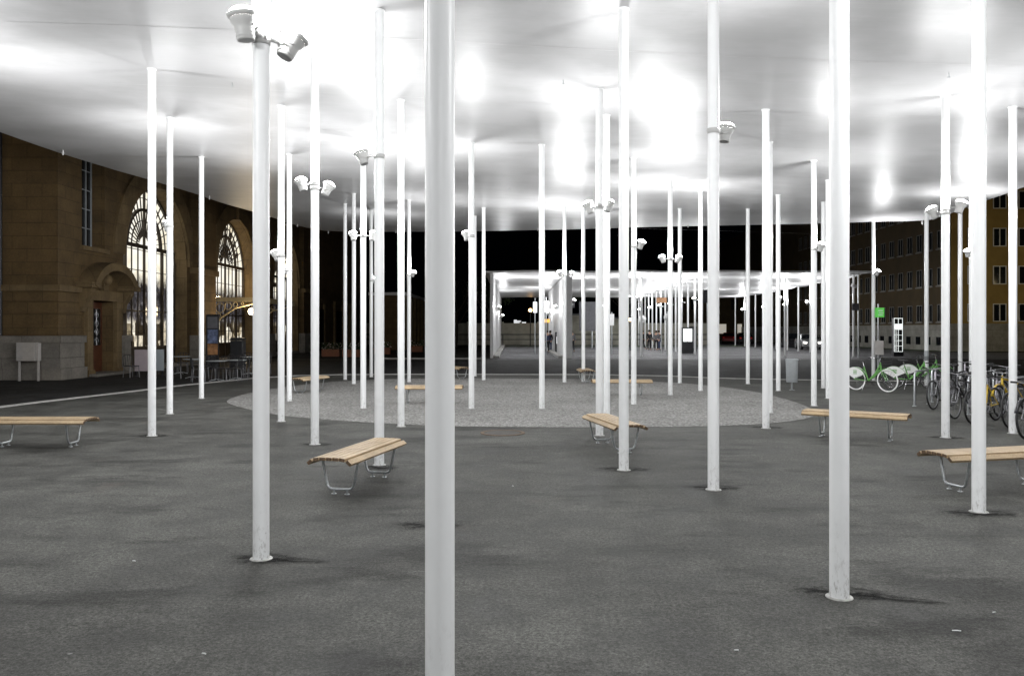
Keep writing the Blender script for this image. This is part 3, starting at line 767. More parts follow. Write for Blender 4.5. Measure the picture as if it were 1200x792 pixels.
        k_.build('luggage_rack', MAT['chrome'], r)
    return r
share = make_bike(MAT['green'], MAT['bwhite'], 'share')
share2 = None
def put_bike(o, fr, rr, label, group):
    """fr, rr: photo pixels of the front and rear tyre contact"""
    A, B = Vector(gp(*rr)), Vector(gp(*fr)); th = math.atan2(B.y-A.y, B.x-A.x)
    d = (B-A).normalized(); A = B-d*1.05
    o.location = (A.x, A.y, .004); o.rotation_euler = (R(3), 0, th); tag(o, label, 'bicycle', group)
put_bike(share, (1040.5, 459.5), (1005, 457), 'bright green hire bicycle with white tyres and white rear wheel guard, leftmost of the bikes', 'green hire bicycles')
b2 = copy_tree(share); put_bike(b2, (1092, 457), (1060.5, 456), 'green hire bicycle with white rear guard, second from the left', 'green hire bicycles')
b3 = copy_tree(share); put_bike(b3, (1106, 453), (1078, 452), 'green hire bicycle farthest back behind the steel hoops', 'green hire bicycles')
for b_ in (b2, b3):
    for ch in b_.children:
        for g_ in list(ch.children):
            if g_.name.startswith('tyre'):
                me = g_.data.copy(); me.materials[0] = MAT['black']; g_.data = me
PB = 'private bicycles parked at the hoops'
put_bike(make_bike(MAT['bsilver'], MAT['black'], 'mtb'), (1094, 480), (1132, 474), 'silver mountain bicycle with black tyres beside the first steel hoop', PB)
put_bike(make_bike(MAT['bblack'], MAT['black'], 'mtb'), (1119, 491), (1160, 485), 'black bicycle between the silver and the yellow bicycles', PB)
put_bike(make_bike(MAT['byellow'], MAT['black'], 'mtb'), (1140, 497), (1184, 490), 'yellow bicycle with straight frame behind the right bench column', PB)
put_bike(make_bike(MAT['byellow'], MAT['black'], 'tour'), (1172, 489), (1212, 483), 'yellow bicycle with mudguards and luggage rack near the right border', PB)
put_bike(make_bike(MAT['bblack'], MAT['black'], 'tour'), (1203, 515), (1250, 507), 'black bicycle at the right picture border, only its front wheel in view', PB)
put_bike(make_bike(MAT['bblack'], MAT['black'], 'tour'), (1146, 470), (1186, 466), 'black bicycle in the back row between the thin columns', PB)
put_bike(make_bike(MAT['bblack'], MAT['black'], 'mtb'), (1178, 474), (1214, 469), 'dark bicycle in the back row at the right picture border', PB)
put_bike(make_bike(MAT['bblack'], MAT['black'], 'tour'), (1103, 470), (1140, 466), 'dark bicycle behind the silver one, partly hidden by the white columns', PB)
put_bike(make_bike(MAT['bsilver'], MAT['black'], 'tour'), (1153, 484), (1196, 478), 'silver bicycle with luggage rack between the two yellow bicycles', PB)
put_bike(make_bike(MAT['bblack'], MAT['black'], 'mtb'), (1184, 502), (1228, 495), 'black bicycle behind the front wheel at the right picture border', PB)
put_bike(make_bike(MAT['bsilver'], MAT['black'], 'mtb'), (1128, 463), (1162, 460), 'grey bicycle in the back row among the steel hoops', PB)
def hoop(a, b, label):
    A, B = Vector(gp(*a)), Vector(gp(*b)); r = empty('bicycle_hoop', (A.x, A.y, 0)); d = (B-A); L = .85; d = d.normalized()
    tag(r, label, 'bicycle stand', 'galvanised steel bicycle hoops'); h = .84; P = lambda s_, z: (d.x*s_, d.y*s_, z)
    MB().tube([P(0, 0), P(0, h-.12), P(.02, h-.05), P(.06, h-.012), P(.12, h), P(L-.12, h), P(L-.06, h-.012), P(L-.02, h-.05), P(L, h-.12), P(L, 0)], .024, 12).build('hoop_tube', MAT['galv'], r)
    for s_ in (0, L): MB().lathe([(.05, 0), (.05, .012), (.024, .012)], 16, 0, P(s_, .004)).build('foot_plate', MAT['galv'], r)
hoop((1071.7, 476), (1104, 471), 'steel bicycle hoop standing free left of the silver bicycle')
hoop((1092, 471), (1124, 467), 'steel bicycle hoop right behind the front hoop')
hoop((1135, 486), (1172, 480), 'steel bicycle hoop among the yellow bicycles')
hoop((1164, 473), (1200, 469), 'steel bicycle hoop at the right beside the last column')
hoop((1190, 489), (1235, 483), 'steel bicycle hoop cut by the right picture border')

# ------------------------------------------------------------------ station building on the left
SX, D0 = -16.7, 29.5
st_ = empty('station_building', (SX, D0, 0)); tag(st_, 'old sandstone station building with tall arched windows lit from inside', 'building')
Ht = 15.0
def S(mb, name, mat, parent=st_): return fixn(mb.build(name, mat, parent))
# local coordinates: x = X-SX, y = Y-D0
arches = [34.5-D0, 45.2-D0, 55.9-D0]; AW = 6.8; AR = 3.4; AZ = 5.05; REC = .7
wall = MB(); NS = 24
prev = 4.9
def facade_piece(y0, y1, z0, z1): wall.add([(0, y0, z0), (0, y1, z0), (0, y1, z1), (0, y0, z1)], [(0, 1, 2, 3)])
facade_piece(4.9, arches[0], 0, Ht)
for i, a in enumerate(arches):
    for k_ in range(NS):
        y0, y1 = a+AW*k_/NS, a+AW*(k_+1)/NS
        h0 = AZ+math.sqrt(max(0, AR**2-(y0-a-AR)**2)); h1 = AZ+math.sqrt(max(0, AR**2-(y1-a-AR)**2))
        wall.add([(0, y0, h0), (0, y1, h1), (0, y1, Ht), (0, y0, Ht)], [(0, 1, 2, 3)])
        wall.add([(0, y0, h0), (0, y1, h1), (-REC-.3, y1, h1), (-REC-.3, y0, h0)], [(0, 1, 2, 3)], 1)
    for yy in (a, a+AW): wall.add([(0, yy, 0), (-REC-.3, yy, 0), (-REC-.3, yy, AZ), (0, yy, AZ)], [(0, 1, 2, 3)], 1)
    facade_piece(a+AW, arches[i+1] if i < 2 else 62, 0, Ht)
wall.add([(0, 62, 0), (-12, 62, 0), (-12, 62, Ht), (0, 62, Ht)], [(0, 1, 2, 3)])
wall.add([(0, 4.7, Ht), (0, 62, Ht), (-12, 62, Ht), (-12, 4.7, Ht)], [(0, 1, 2, 3)])
wall.add([(-12, 4.7, 0), (-12, 62, 0), (-12, 62, Ht), (-12, 4.7, Ht)], [(0, 1, 2, 3)])
wall.build('wall', [MAT['sand'], MAT['sandtrim']], st_)
def arch_pts(a, r, n=28): return [(a+AR-r*math.cos(math.pi*i/n), AZ+r*math.sin(math.pi*i/n)) for i in range(n+1)]
for i, a in enumerate(arches):
    # archivolt: voussoir ring standing proud of the wall
    ri, ro = AR+.02, AR+.95
    P1, P2 = arch_pts(a, ri), arch_pts(a, ro); mb = MB()
    for k_ in range(28):
        mb.add([(.003, *P1[k_]), (.003, *P1[k_+1]), (.003, *P2[k_+1]), (.003, *P2[k_]), (.14, *P1[k_]), (.14, *P1[k_+1]), (.12, *P2[k_+1]), (.12, *P2[k_])],
               [(4, 5, 6, 7), (0, 1, 5, 4), (2, 3, 7, 6), (1, 2, 6, 5), (3, 0, 4, 7)])
    mb.box(.003, .3, a+AR-.3, a+AR+.3, AZ+AR-.02, AZ+AR+1.15)
    S(mb, 'archivolt', MAT['sandtrim'])
    # glowing hall pane set back in the reveal
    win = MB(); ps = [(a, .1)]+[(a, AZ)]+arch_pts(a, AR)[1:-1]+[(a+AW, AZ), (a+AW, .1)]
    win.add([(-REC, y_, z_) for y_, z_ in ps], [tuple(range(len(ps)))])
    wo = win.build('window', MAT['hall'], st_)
    fr = MB(); th = .05
    def bar(y0, z0, y1, z1, t=.03, dd=.06):
        t *= .62
        v0, v1 = Vector((0, y0, z0)), Vector((0, y1, z1)); d_ = (v1-v0); L = d_.length
        if L < .02: return
        d_.normalize(); s_ = Vector((0, -d_.z, d_.y))
        fr.obox((v0+v1)/2+Vector((-REC+.05, 0, 0)), d_*L/2, s_*t, Vector((dd/2, 0, 0)))
    TZ = 5.72; cy_ = a+AR
    def ztop(y_): return AZ+math.sqrt(max(0, AR**2-(y_-cy_)**2))
    for q in (a+.06, a+AW-.06): bar(q, .1, q, AZ+.2, .06, .12)
    bar(a, TZ, a+AW, TZ, .13, .18)
    bar(a, 1.0, a+AW, 1.0, .1, .14)
    fr.box(-REC+.01, -REC+.05, a+.02, a+AW-.02, .1, .98)
    for q in (-1.9, 1.9): bar(cy_+q, .1, cy_+q, TZ, .085, .16)
    bar(cy_, .1, cy_, ztop(cy_), .05, .12)
    for q in np.arange(-3.1, 3.2, .62):
        if min(abs(q), abs(q-1.9), abs(q+1.9)) > .15: bar(cy_+q, 1.0, cy_+q, TZ, .022)
    for z_ in np.arange(1.75, 5.6, .95): bar(a, z_, a+AW, z_, .022)
    for z_ in (2.7,): bar(a, z_, a+AW, z_, .06, .1)
    def arc(r, t, dd=.06, n=26):
        c = [(cy_-r*math.cos(math.pi*k/n), TZ+r*math.sin(math.pi*k/n)) for k in range(n+1)]
        for p, q in zip(c[:-1], c[1:]):
            if p[1] < ztop(p[0]) and q[1] < ztop(q[0]): bar(*p, *q, t, dd)
    arc(.75, .02); arc(1.75, .1, .16); arc(1.25, .02) ; arc(2.3, .022); 
    c = arch_pts(a, AR-.05)
    for p, q in zip(c[:-1], c[1:]): bar(*p, *q, .06, .12)
    for k_ in range(1, 18):
        an = math.pi*k_/18; cs, sn = math.cos(an), math.sin(an); r1 = 1.75
        # limit radius by the arch circle
        r_ = r1
        while r_ < 4 and (TZ+r_*sn) < ztop(cy_+r_*cs)-.02 and abs(r_*cs) < AR: r_ += .05
        bar(cy_+.5*cs, TZ+.5*sn, cy_+r_*cs, TZ+r_*sn, .016)
    fr.build('glazing_bars', MAT['iron'], wo)
    sl = MB().box(-REC+.1, .12, a-.1, a+AW+.1, .0, .18); S(sl, 'sill', MAT['plinth'])
    # iron scroll ornament in the second fanlight
    if i == 1:
        for k_ in range(7):
            an = math.pi*(k_+1)/8; orn = MB()
            for rr in (1.0, 2.05):
                orn.torus((-REC+.12, cy_+rr*math.cos(an), TZ+rr*math.sin(an)*(.95 if rr < 2 else .98)), (1, 0, 0), .17, .03, 14, 5)
                orn.ball((-REC+.12, cy_+(rr+.1)*math.cos(an), TZ+(rr+.1)*math.sin(an)), .07, n=6)
            orn.tube([(-REC+.1, cy_+.8*math.cos(an), TZ+.8*math.sin(an)), (-REC+.1, cy_+2.2*math.cos(an), TZ+2.1*math.sin(an))], .02, 5)
            orn.build('scrollwork', MAT['iron'], wo)
# pilasters between the windows, plinth, cornice
for y0, y1 in ((12.25, 14.9), (22.95, 25.6), (33.6, 36.0)):
    S(MB().box(.003, .35, y0, y1, 1.55, Ht-1), 'pilaster', MAT['sand'])
    S(MB().box(.003, .48, y0-.12, y1+.12, 0, 1.55), 'pilaster_base', MAT['plinth'])
    S(MB().box(.003, .5, y0-.08, y1+.08, 4.75, 5.05), 'impost_band', MAT['sandtrim'])
S(MB().box(.36, 1.0, 4.9, 62, Ht-1.0, Ht-.1), 'cornice', MAT['sandtrim'])
# later arches farther along: doors and dark openings
for y0 in (38.5, 46.0, 53.0):
    S(MB().box(.004, .12, y0, y0+3.0, .0, 3.6), 'side_window', MAT['glass'])
    S(MB().box(.004, .2, y0-.4, y0-.02, 0, 4.1).box(.004, .2, y0+3.02, y0+3.4, 0, 4.1).box(.004, .22, y0-.4, y0+3.4, 4.12, 4.5), 'side_window_surround', MAT['sandtrim'])
# corner block with the portal (projecting .35)
PJ = .03
bk = MB()
bk.box(-13, PJ, 0, 1.65, 0, Ht)
bk.box(-13, PJ, 3.403, 4.95, 3.15, Ht)
bk.box(-13, PJ, 4.1, 4.95, 0, 3.147)
bk.box(-13, PJ, 1.653, 3.4, 3.15, 5.1); bk.box(-13, PJ, 1.653, 3.4, 11.3, Ht); bk.box(-13, PJ-.6, 1.653, 3.4, 5.103, 11.297)
bk.box(-13, PJ, 1.653, 2.2, 0, 3.147); bk.box(-13, PJ-.55, 2.203, 4.098, 0, 3.147)
S(bk, 'corner_block', MAT['sand'])
for z_ in (1.66, 2.06, 2.46, 2.86):
    S(MB().box(-13, PJ+.05, -.05, 1.45, z_, z_+.36), 'rusticated_band', MAT['sand'])
S(MB().box(-13.0, PJ+.16, -.16, 1.47, 3.25, 3.48), 'moulding', MAT['sandtrim'])
S(MB().box(-13, PJ+.3, -.3, 1.5, 0, .42).box(-13, PJ+.2, -.2, 1.47, .423, 1.35).box(-13, PJ+.27, -.27, 1.5, 1.353, 1.62), 'plinth', MAT['plinth'])
S(MB().box(PJ+.002, PJ+.25, 4.6, 5.15, 0, 1.35).box(PJ+.002, PJ+.32, 4.58, 5.2, 1.353, 1.6), 'plinth', MAT['plinth'])
tw = MB().box(PJ-.598, PJ-.57, 1.66, 3.39, 5.11, 11.29).build('tall_window', MAT['glass'], st_)
tf = MB(); x_ = PJ-.56
for y_ in (1.7, 2.1, 2.52, 2.94, 3.35): tf.box(x_, x_+.05, y_-.025, y_+.025, 5.11, 11.29)
for z_ in np.arange(5.15, 11.3, .77): tf.box(x_+.001, x_+.045, 1.66, 3.39, z_-.018, z_+.018)
tf.build('window_bars', MAT['bin'], tw)
S(MB().box(x_+.06, PJ-.02, 1.66, 3.39, 9.0, 9.4), 'window_transom', MAT['sandtrim'])
S(MB().box(PJ-.55, PJ+.15, 1.5, 3.55, 4.93, 5.098), 'window_sill', MAT['sandtrim'])
for y_ in (1.78, 4.102): S(MB().box(PJ+.002, PJ+.16, y_, y_+.418, .25, 3.0).box(PJ+.002, PJ+.24, y_-.04, y_+.44, 0, .25), 'door_jamb', MAT['sandtrim'])
S(MB().box(PJ+.002, PJ+.2, 1.74, 4.56, 3.003, 3.4), 'door_lintel', MAT['sandtrim'])
for y_ in (1.4, 4.57):
    S(MB().prism([(PJ+.002, 2.5), (PJ+.14, 2.55), (PJ+.22, 2.9), (PJ+.5, 3.3), (PJ+.5, 3.45), (PJ+.002, 3.45)], y_, y_+.32), 'console', MAT['sandtrim'])
hood = MB(); hc = 3.15; n_ = 20; ho = []; hi = []
for k_ in range(n_+1):
    a = math.pi*(.12+.76*k_/n_); ho.append((hc-1.95*math.cos(a), 3.0+1.55*math.sin(a))); hi.append((hc-1.65*math.cos(a), 3.0+1.22*math.sin(a)))
hood.prism(ho+hi[::-1], PJ+.002, PJ+.7, plane='yz'); S(hood, 'arched_hood', MAT['sandtrim'])
for y_ in (1.15, 4.45): S(MB().box(PJ+.004, PJ+.66, y_, y_+.7, 3.462, 3.66), 'hood_shoulder', MAT['sandtrim'])
S(MB().box(PJ+.003, PJ+.2, 2.95, 3.35, 3.41, 4.2).ball((PJ+.2, 3.15, 3.85), .22), 'keystone_cartouche', MAT['sandtrim'])
dr = S(MB().box(-.5, -.43, 2.21, 4.09, .12, 2.99), 'entrance_door', MAT['door'])
for y_ in (2.33, 3.25): S(MB().box(-.428, -.415, y_, y_+.68, 1.2, 2.7), 'door_pane', MAT['glass'], dr)
for y_ in (2.67, 3.59):
    dg = MB()
    for z_ in (1.4, 1.75, 2.1, 2.45): dg.torus((-.4, y_, z_), (1, 0, 0), .13, .014, 16, 5)
    dg.tube([(-.4, y_, 1.2), (-.4, y_, 2.7)], .012, 6); dg.build('door_grille', MAT['chrome'], dr)
MB().ball((-.38, 3.13, 1.1), .04).build('door_knob', MAT['chrome'], dr)
S(MB().box(-.5, PJ+.55, 1.75, 4.5, 0, .11), 'door_step', MAT['plinth'])
# drain pipe on the frontal face
X = (3-600)/F*D0-SX
MB().tube([(X, -.12, .02), (X, -.12, 12)], .06, 10).build('drainpipe', MAT['dark'], st_)
S(MB().box(-13.5, X-.5, -2.4, -.02, 4.0, 4.25).box(-13.5, X-.5, -2.3, -.3, 1.0, 4.0), 'side_annex', MAT['sand'])
# notice box on two posts
P = pp(35.5, 410, 29.0)
r_ = empty('notice_box', (P.x, 28.9, 0)); tag(r_, 'pale grey metal cabinet on two posts before the corner block of the station', 'cabinet')
MB().box(-.38, .3, -.12, .12, .72, 1.38).build('cabinet_box', MAT['box'], r_, bevel=.01)
MB().box(.31, .4, -.1, .1, .72, 1.36).build('side_box', MAT['box'], r_, bevel=.01)
for q in (-.33, .35): MB().box(q-.03, q+.03, -.03, .03, 0, .719).build('post', MAT['box'], r_)
# iron and glass marquise at the second arch
mq = empty('entrance_marquise', (SX, 45.0, 0)); tag(mq, 'cream iron and glass awning over the entrance at the second arched window', 'awning')
MB().box(.02, 2.5, 0, 7.2, 3.5, 3.56).build('glass_roof', MAT['creamiron'], mq)
MB().box(2.5, 2.58, -.05, 7.25, 3.36, 3.66).box(.02, 2.5, -.05, 0, 3.4, 3.64).build('fascia', MAT['creamiron'], mq)
for yb in (0.02, 7.1):
    b_ = MB()
    b_.tube([(.05, yb, 2.0), (.05, yb, 3.4)], .05, 8); b_.tube([(.05, yb, 2.05), (.4, yb, 2.5), (1.2, yb, 3.05), (2.45, yb, 3.35)], .045, 8)
    for cx_, cz_, rr in ((.35, 3.05, .26), (.8, 3.15, .19), (1.2, 3.25, .12), (.25, 2.6, .14), (1.6, 3.3, .07)): b_.torus((cx_, yb, cz_), (0, 1, 0), rr, .028, 18, 5)
    b_.build('scroll_bracket', MAT['creamiron'], mq)
def point(P, e, c, rad=.15, par=None):
    li = bpy.data.lights.new('lamp', 'POINT'); li.energy = e; li.color = c; li.shadow_soft_size = rad
    o = bpy.data.objects.new('lamp', li); col.objects.link(o); o.location = P
    if par: o.parent = par
    return o
P = pp(295, 365, 45.4)
gr = empty('globe_lamp', (P.x, P.y, 0)); tag(gr, 'glowing warm globe lamp hanging below the entrance awning', 'lamp')
MB().ball((0, 0, P.z), .2, n=14).build('globe', MAT['globe'], gr); MB().tube([(0, 0, P.z+.19), (0, 0, 3.5)], .02, 8).build('rod', MAT['iron'], gr)
point((0, -.4, P.z), 120, (1, .78, .5), .25, gr)
# uplights added on the awning roof to brighten the arch above it
for y_, e_ in ((2.0, 60), (5.6, 90)):
    u = MB().lathe([(.001, 0), (.1, 0), (.13, .16), (.12, .17)], 16, 0, (.45, y_, 3.562)).build('added_uplight', MAT['creamiron'], mq)
    MB().lathe([(.118, .15), (.001, .15)], 16, 0, (.45, y_, 3.562)).build('added_uplight_glass', MAT['globe'], u)
    point((.45, y_, 3.85), e_, (1, .78, .48), .06, mq)
# posters, tables and chairs in front
def at(x, Y): return (x-600)/F*Y
r_ = empty('poster_stand', (at(249, 35), 35, 0)); tag(r_, 'tall dark poster stand with a blue and an orange poster behind the cafe tables', 'poster stand')
MB().box(-.27, .27, -.04, .04, .1, 2.5).build('board', MAT['dark'], r_)
MB().box(-.2, .24, -.047, -.042, 1.25, 1.85).build('poster', MAT['poster_blue'], r_); MB().box(-.2, .24, -.047, -.042, .75, 1.22).build('poster', MAT['poster_orange'], r_)
MB().box(-.2, .24, -.047, -.042, 1.9, 2.4).build('poster', MAT['greycloth'], r_)
r_ = empty('dark_cabinet', (at(279, 36), 36, 0)); tag(r_, 'dark covered cabinet standing at the entrance under the awning', 'cabinet')
MB().box(-.27, .27, -.25, .25, .05, 1.35).prism([(-.3, 1.36), (.3, 1.36), (.24, 1.48), (-.24, 1.48)], -.28, .28).build('cover', MAT['dark'], r_, bevel=.02)
r_ = empty('barrier_panel', (at(166, 31.5), 31.5, 0)); tag(r_, 'pale pink low screen panel in front of the first arched window', 'screen')
MB().box(-.27, .27, -.02, .02, .22, 1.06).build('panel', MAT['panelpink'], r_)
for q in (-.22, .22): MB().box(q-.02, q+.02, -.15, .15, 0, .04).box(q-.02, q+.02, -.02, .02, .04, .22).build('foot', MAT['dark'], r_)
r_ = empty('barrier_panel', (at(184, 31.8), 31.8, 0)); tag(r_, 'pale blue low screen panel right of the pink one', 'screen')
MB().box(-.27, .27, -.02, .02, .22, 1.06).build('panel', MAT['panelblue'], r_)
for q in (-.22, .22): MB().box(q-.02, q+.02, -.15, .15, 0, .04).box(q-.02, q+.02, -.02, .02, .04, .22).build('foot', MAT['dark'], r_)
def make_chair():
    r = empty('cafe_chair', (0, 0, 0))
    MB().box(-.2, .2, -.2, .2, .43, .46).build('seat', MAT['dark'], r, bevel=.008)
    bk_ = MB().tube([(-.19, .2, .45), (-.2, .24, .8), (-.1, .26, .86), (.1, .26, .86), (.2, .24, .8), (.19, .2, .45)], .013, 8)
    for q in (-.1, 0, .1): bk_.tube([(q, .205, .46), (q, .25, .85)], .01, 6)
    bk_.build('backrest', MAT['dark'], r)
    for x_, y_ in ((-.18, -.18), (.18, -.18), (-.18, .19), (.18, .19)): MB().tube([(x_, y_, .44), (x_*1.12, y_*1.15, 0)], .013, 8).build('leg', MAT['dullmetal'], r)
    return r
def make_table():
    r = empty('cafe_table', (0, 0, 0))
    MB().lathe([(.001, .735), (.36, .735), (.365, .725), (.36, .71), (.001, .71)], 28).build('tabletop', MAT['bin'], r)
    MB().tube([(0, 0, .05), (0, 0, .71)], .025, 10).build('stem', MAT['dark'], r)
    for k_ in range(4): a = k_*math.pi/2+.7; MB().tube([(0, 0, .08), (.28*math.cos(a), .28*math.sin(a), .012)], .014, 6).build('foot', MAT['galv'], r)
    return r
tb = make_table(); ch0 = make_chair(); fc = True
tabs = [(226, 30.5, 'round cafe table before the dark pier between the arched windows'), (254, 28.8, 'round cafe table with pale top nearest the plaza'), (277, 29.6, 'round cafe table right of the nearest one, under the awning'), (212, 33.5, 'round cafe table close to the station wall'), (292, 33, 'round cafe table behind the thick left column')]
nth = ['left', 'right', 'rear']
where = ['the table before the dark pier', 'the pale table nearest the plaza', 'the table under the awning', 'the table at the station wall', 'the table behind the thick column']
for i, (x, Y, lab) in enumerate(tabs):
    o = tb if i == 0 else copy_tree(tb); o.location = (at(x, Y), Y, 0); tag(o, lab, 'table', 'round cafe tables by the station')
    for j, a in enumerate((200+i*9, -15+i*13, 85+i*7)):
        c = ch0 if fc else copy_tree(ch0); fc = False; a = R(a)
        c.location = (at(x, Y)+.62*math.cos(a), Y+.62*math.sin(a), 0); c.rotation_euler = (0, 0, a-math.pi/2)
        tag(c, 'dark metal cafe chair on the %s side of %s' % (nth[j], where[i]), 'chair', 'dark cafe chairs by the station')
c = copy_tree(ch0); c.location = (at(154, 31), 31, 0); c.rotation_euler = (0, 0, R(60)); tag(c, 'dark cafe chair standing alone left of the pale pink panel', 'chair', 'dark cafe chairs by the station')
# planters along the station farther back
for i, (x, Y, lab) in enumerate([(388, 55, 'left flower trough before the far end of the station'), (412, 54, 'right flower trough before the far end of the station'), (448, 60, 'small terracotta planter by the low annex'), (487, 66, 'row planter with pale flowers along the annex side')]):
    r_ = empty('flower_trough', (at(x, Y), Y, 0)); tag(r_, lab, 'planter', 'planters by the station')
    MB().box(-.6, .6, -.25, .25, 0, .5).build('trough', MAT['terracotta'], r_, bevel=.02)
    f_ = MB(); fl = MB()
    for k_ in range(260):
        p = Vector((random.uniform(-.65, .65), random.uniform(-.3, .3), .5+random.random()**1.5*.45)); q = Vector([random.uniform(-1, 1) for _ in range(3)]).normalized(); s_ = q.orthogonal().normalized(); t_ = q.cross(s_)
        (fl if k_ % 5 == 0 else f_).add([p+s_*.05, p+t_*.05, p-s_*.05, p-t_*.05], [(0, 1, 2, 3)])
    f_.build('foliage', MAT['leaf'], r_); fl.build('blossoms', MAT['flower'], r_)
# low annex
AXx, AY = -9.6, 72
r_ = empty('station_annex', (AXx, AY, 0)); tag(r_, 'low annex with white cornice and pilasters beyond the station', 'building')
S(MB().box(-3.0, 0, 0, 26, 0, 4.9), 'wall', MAT['sand'], r_)
S(MB().box(-3.2, .35, -.35, 26.2, 4.903, 5.15), 'cornice', MAT['white'], r_)
for y_ in np.arange(.3, 25, 3.0):
    S(MB().box(.003, .25, y_, y_+.5, 0, 4.9), 'pilaster', MAT['sandtrim'], r_)
    MB().box(.004, .05, y_+.9, y_+2.6, 1.1, 4.0).build('window', MAT['glass'], r_)

# ------------------------------------------------------------------ far bus canopy
FZ = 5.5
fc_ = empty('bus_canopy', (0, 51, 0)); tag(fc_, 'far white bus station canopy with brightly lit underside across the road', 'canopy')
fo = [(-1.75, 51), (-1.75, 93), (26.2, 93), (25.5, 78), (24.2, 62), (23.2, 54), (22.5, 51)]
m = MB(); nY, nX = 22, 24; v = []
for j in range(nY+1):
    Y = 51+42*j/nY; xr = np.interp(Y, [51, 54, 62, 78, 93], [22.9, 23.3, 24.2, 25.5, 26.2])
    for i in range(nX+1):
        X = -1.75+(xr+1.75)*i/nX; v.append((X, Y-51, FZ+.06*math.sin(Y*1.1)+.03*math.sin(X)))
q = [(j*(nX+1)+i, j*(nX+1)+i+1, (j+1)*(nX+1)+i+1, (j+1)*(nX+1)+i) for j in range(nY) for i in range(nX)]
m.add(v, q, 0, True); m.add([(a, b, c+.1) for a, b, c in v], q, 0, True)
rim = [j*(nX+1) for j in range(nY)]+[nY*(nX+1)+i for i in range(nX)]+[j*(nX+1)+nX for j in range(nY, 0, -1)]+[i for i in range(nX, 0, -1)]
m.add([v[i] for i in rim]+[(v[i][0], v[i][1], v[i][2]+.1) for i in rim], [(k, (k+1) % len(rim), len(rim)+(k+1) % len(rim), len(rim)+k) for k in range(len(rim))])
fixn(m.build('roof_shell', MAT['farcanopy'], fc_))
def pylon(x0, x1, y0, y1, label):
    r_ = empty('pylon_wall', ((x0+x1)/2, y0, 0)); tag(r_, label, 'wall', 'white pylon walls under the far canopy')
    h = (x1-x0)/2
    MB().box(-h, h, 0, y1-y0, 0, FZ-.1).build('slab', MAT['white'], r_, bevel=.02)
pylon(-1.4, -1.22, 51.4, 92, 'left white wall slab carrying the far canopy')
pylon(3.45, 3.85, 51.4, 76, 'right white wall slab carrying the far canopy, beside the ticket machine')
def bar3(name, x0, x1, y0, y1, h, mat, chamf=.0):
    o = MB().box(x0, x1, y0, y1, -.01, h).build(name, mat, bevel=.02); struct(o); return o
flat('bus_station_pavement', [(-5.2, 50.2), (23, 50.2), (30, 100), (-5.2, 120)], .004, MAT['lane'])
flat('bus_lane', [(-.62, 50.6), (2.8, 50.6), (2.8, 100), (-.62, 100)], .008, MAT['lane'])
bar3('kerb', -1.2, -.8, 51.3, 91, .16, MAT['kerb']); bar3('kerb', 2.95, 3.35, 51.3, 80, .16, MAT['kerb'])
bar3('kerb', -8, -1.9, 49.7, 49.95, .1, MAT['kerb']); 
for (a, b, wd) in [((-30, 49.2), (24, 49.2), .14), ((5, 50.8), (8, 50.8), .2), ((4.6, 56), (8.2, 50.9), .13), ((6.2, 60), (11.2, 51.0), .13), ((10, 62), (22, 54), .13), ((12, 53), (24, 53.5), .15), ((24, 53.5), (19, 60), .15)]:
    A, B = Vector(a), Vector(b); d = (B-A).normalized(); n_ = Vector((-d.y, d.x))*wd/2
    flat('lane_marking', [tuple(A-n_), tuple(B-n_), tuple(B+n_), tuple(A+n_)], .0125, MAT['line'])
# pavement kerb on the right side of the street
flat('right_pavement', [(22.5, 52), (36, 48), (60, 47.5), (60, 62), (35.5, 64), (35, 140), (27, 140)], .014, MAT['lane'])
flat('grass_strip', [(30.5, 66), (60, 64.8), (60, 66.9), (36.5, 66.9), (36.5, 130), (35.2, 130), (34.6, 67)], .03, MAT['grass'])
# slim columns of the far canopy
FR = .07
pm = MB().tube([(0, 0, 0), (0, 0, 2.5), (0, 0, FZ)], FR, 12, cap=False)
pc = MB().lathe([(FR+.001, .03), (FR+.04, .012), (FR+.04, -.005)], 14)
fcol = empty('column', (0, 0, 0)); pm.build('pole', MAT['column'], fcol); pc.build('base_collar', MAT['collar'], fcol); firstc = True
def fcolumn(X, Y, lab, grp):
    global firstc
    o = fcol if firstc else copy_tree(fcol); firstc = False
    o.location = (X, Y, 0); tag(o, lab, 'column', grp)
ordn = ['first', 'second', 'third', 'fourth', 'fifth', 'sixth', 'seventh', 'eighth', 'ninth', 'tenth', 'eleventh', 'twelfth', 'thirteenth', 'fourteenth', 'fifteenth', 'sixteenth']
lampn = 0
for i, Y in enumerate(np.linspace(58, 91, 13)):
    X = 13.2+.035*(Y-58); fcolumn(X, Y, '%s slim white column from the front in the waiting row under the far canopy' % ordn[i], 'slim columns in the inner row of the far canopy')
for i, Y in enumerate([53.5, 57, 60.5, 64, 67.5, 71, 75, 79, 83, 87.5, 92]):
    X = np.interp(Y, [51, 54, 62, 78, 93], [22.4, 22.8, 23.6, 24.9, 25.6]); fcolumn(X, Y, '%s slim white column from the front in the outer row along the right edge of the far canopy' % ordn[i], 'slim columns in the outer row of the far canopy')
def flamp(P, label, power, lean=(0, -1), cx=None):
    floodlight(P, lean, R(18), cx, label, power, 1.0, 1.0, 'lit lamps under the far canopy')
pw = 360
for i, Y in enumerate([56.7, 62.1, 67.6, 73.1, 80, 88]):
    X = 13.2+.035*(Y-58)
    flamp((X-.3, Y, 3.95), '%s lit lamp from the front in the waiting row under the far canopy' % ordn[i], pw, (-.7, -.7), (X, Y))
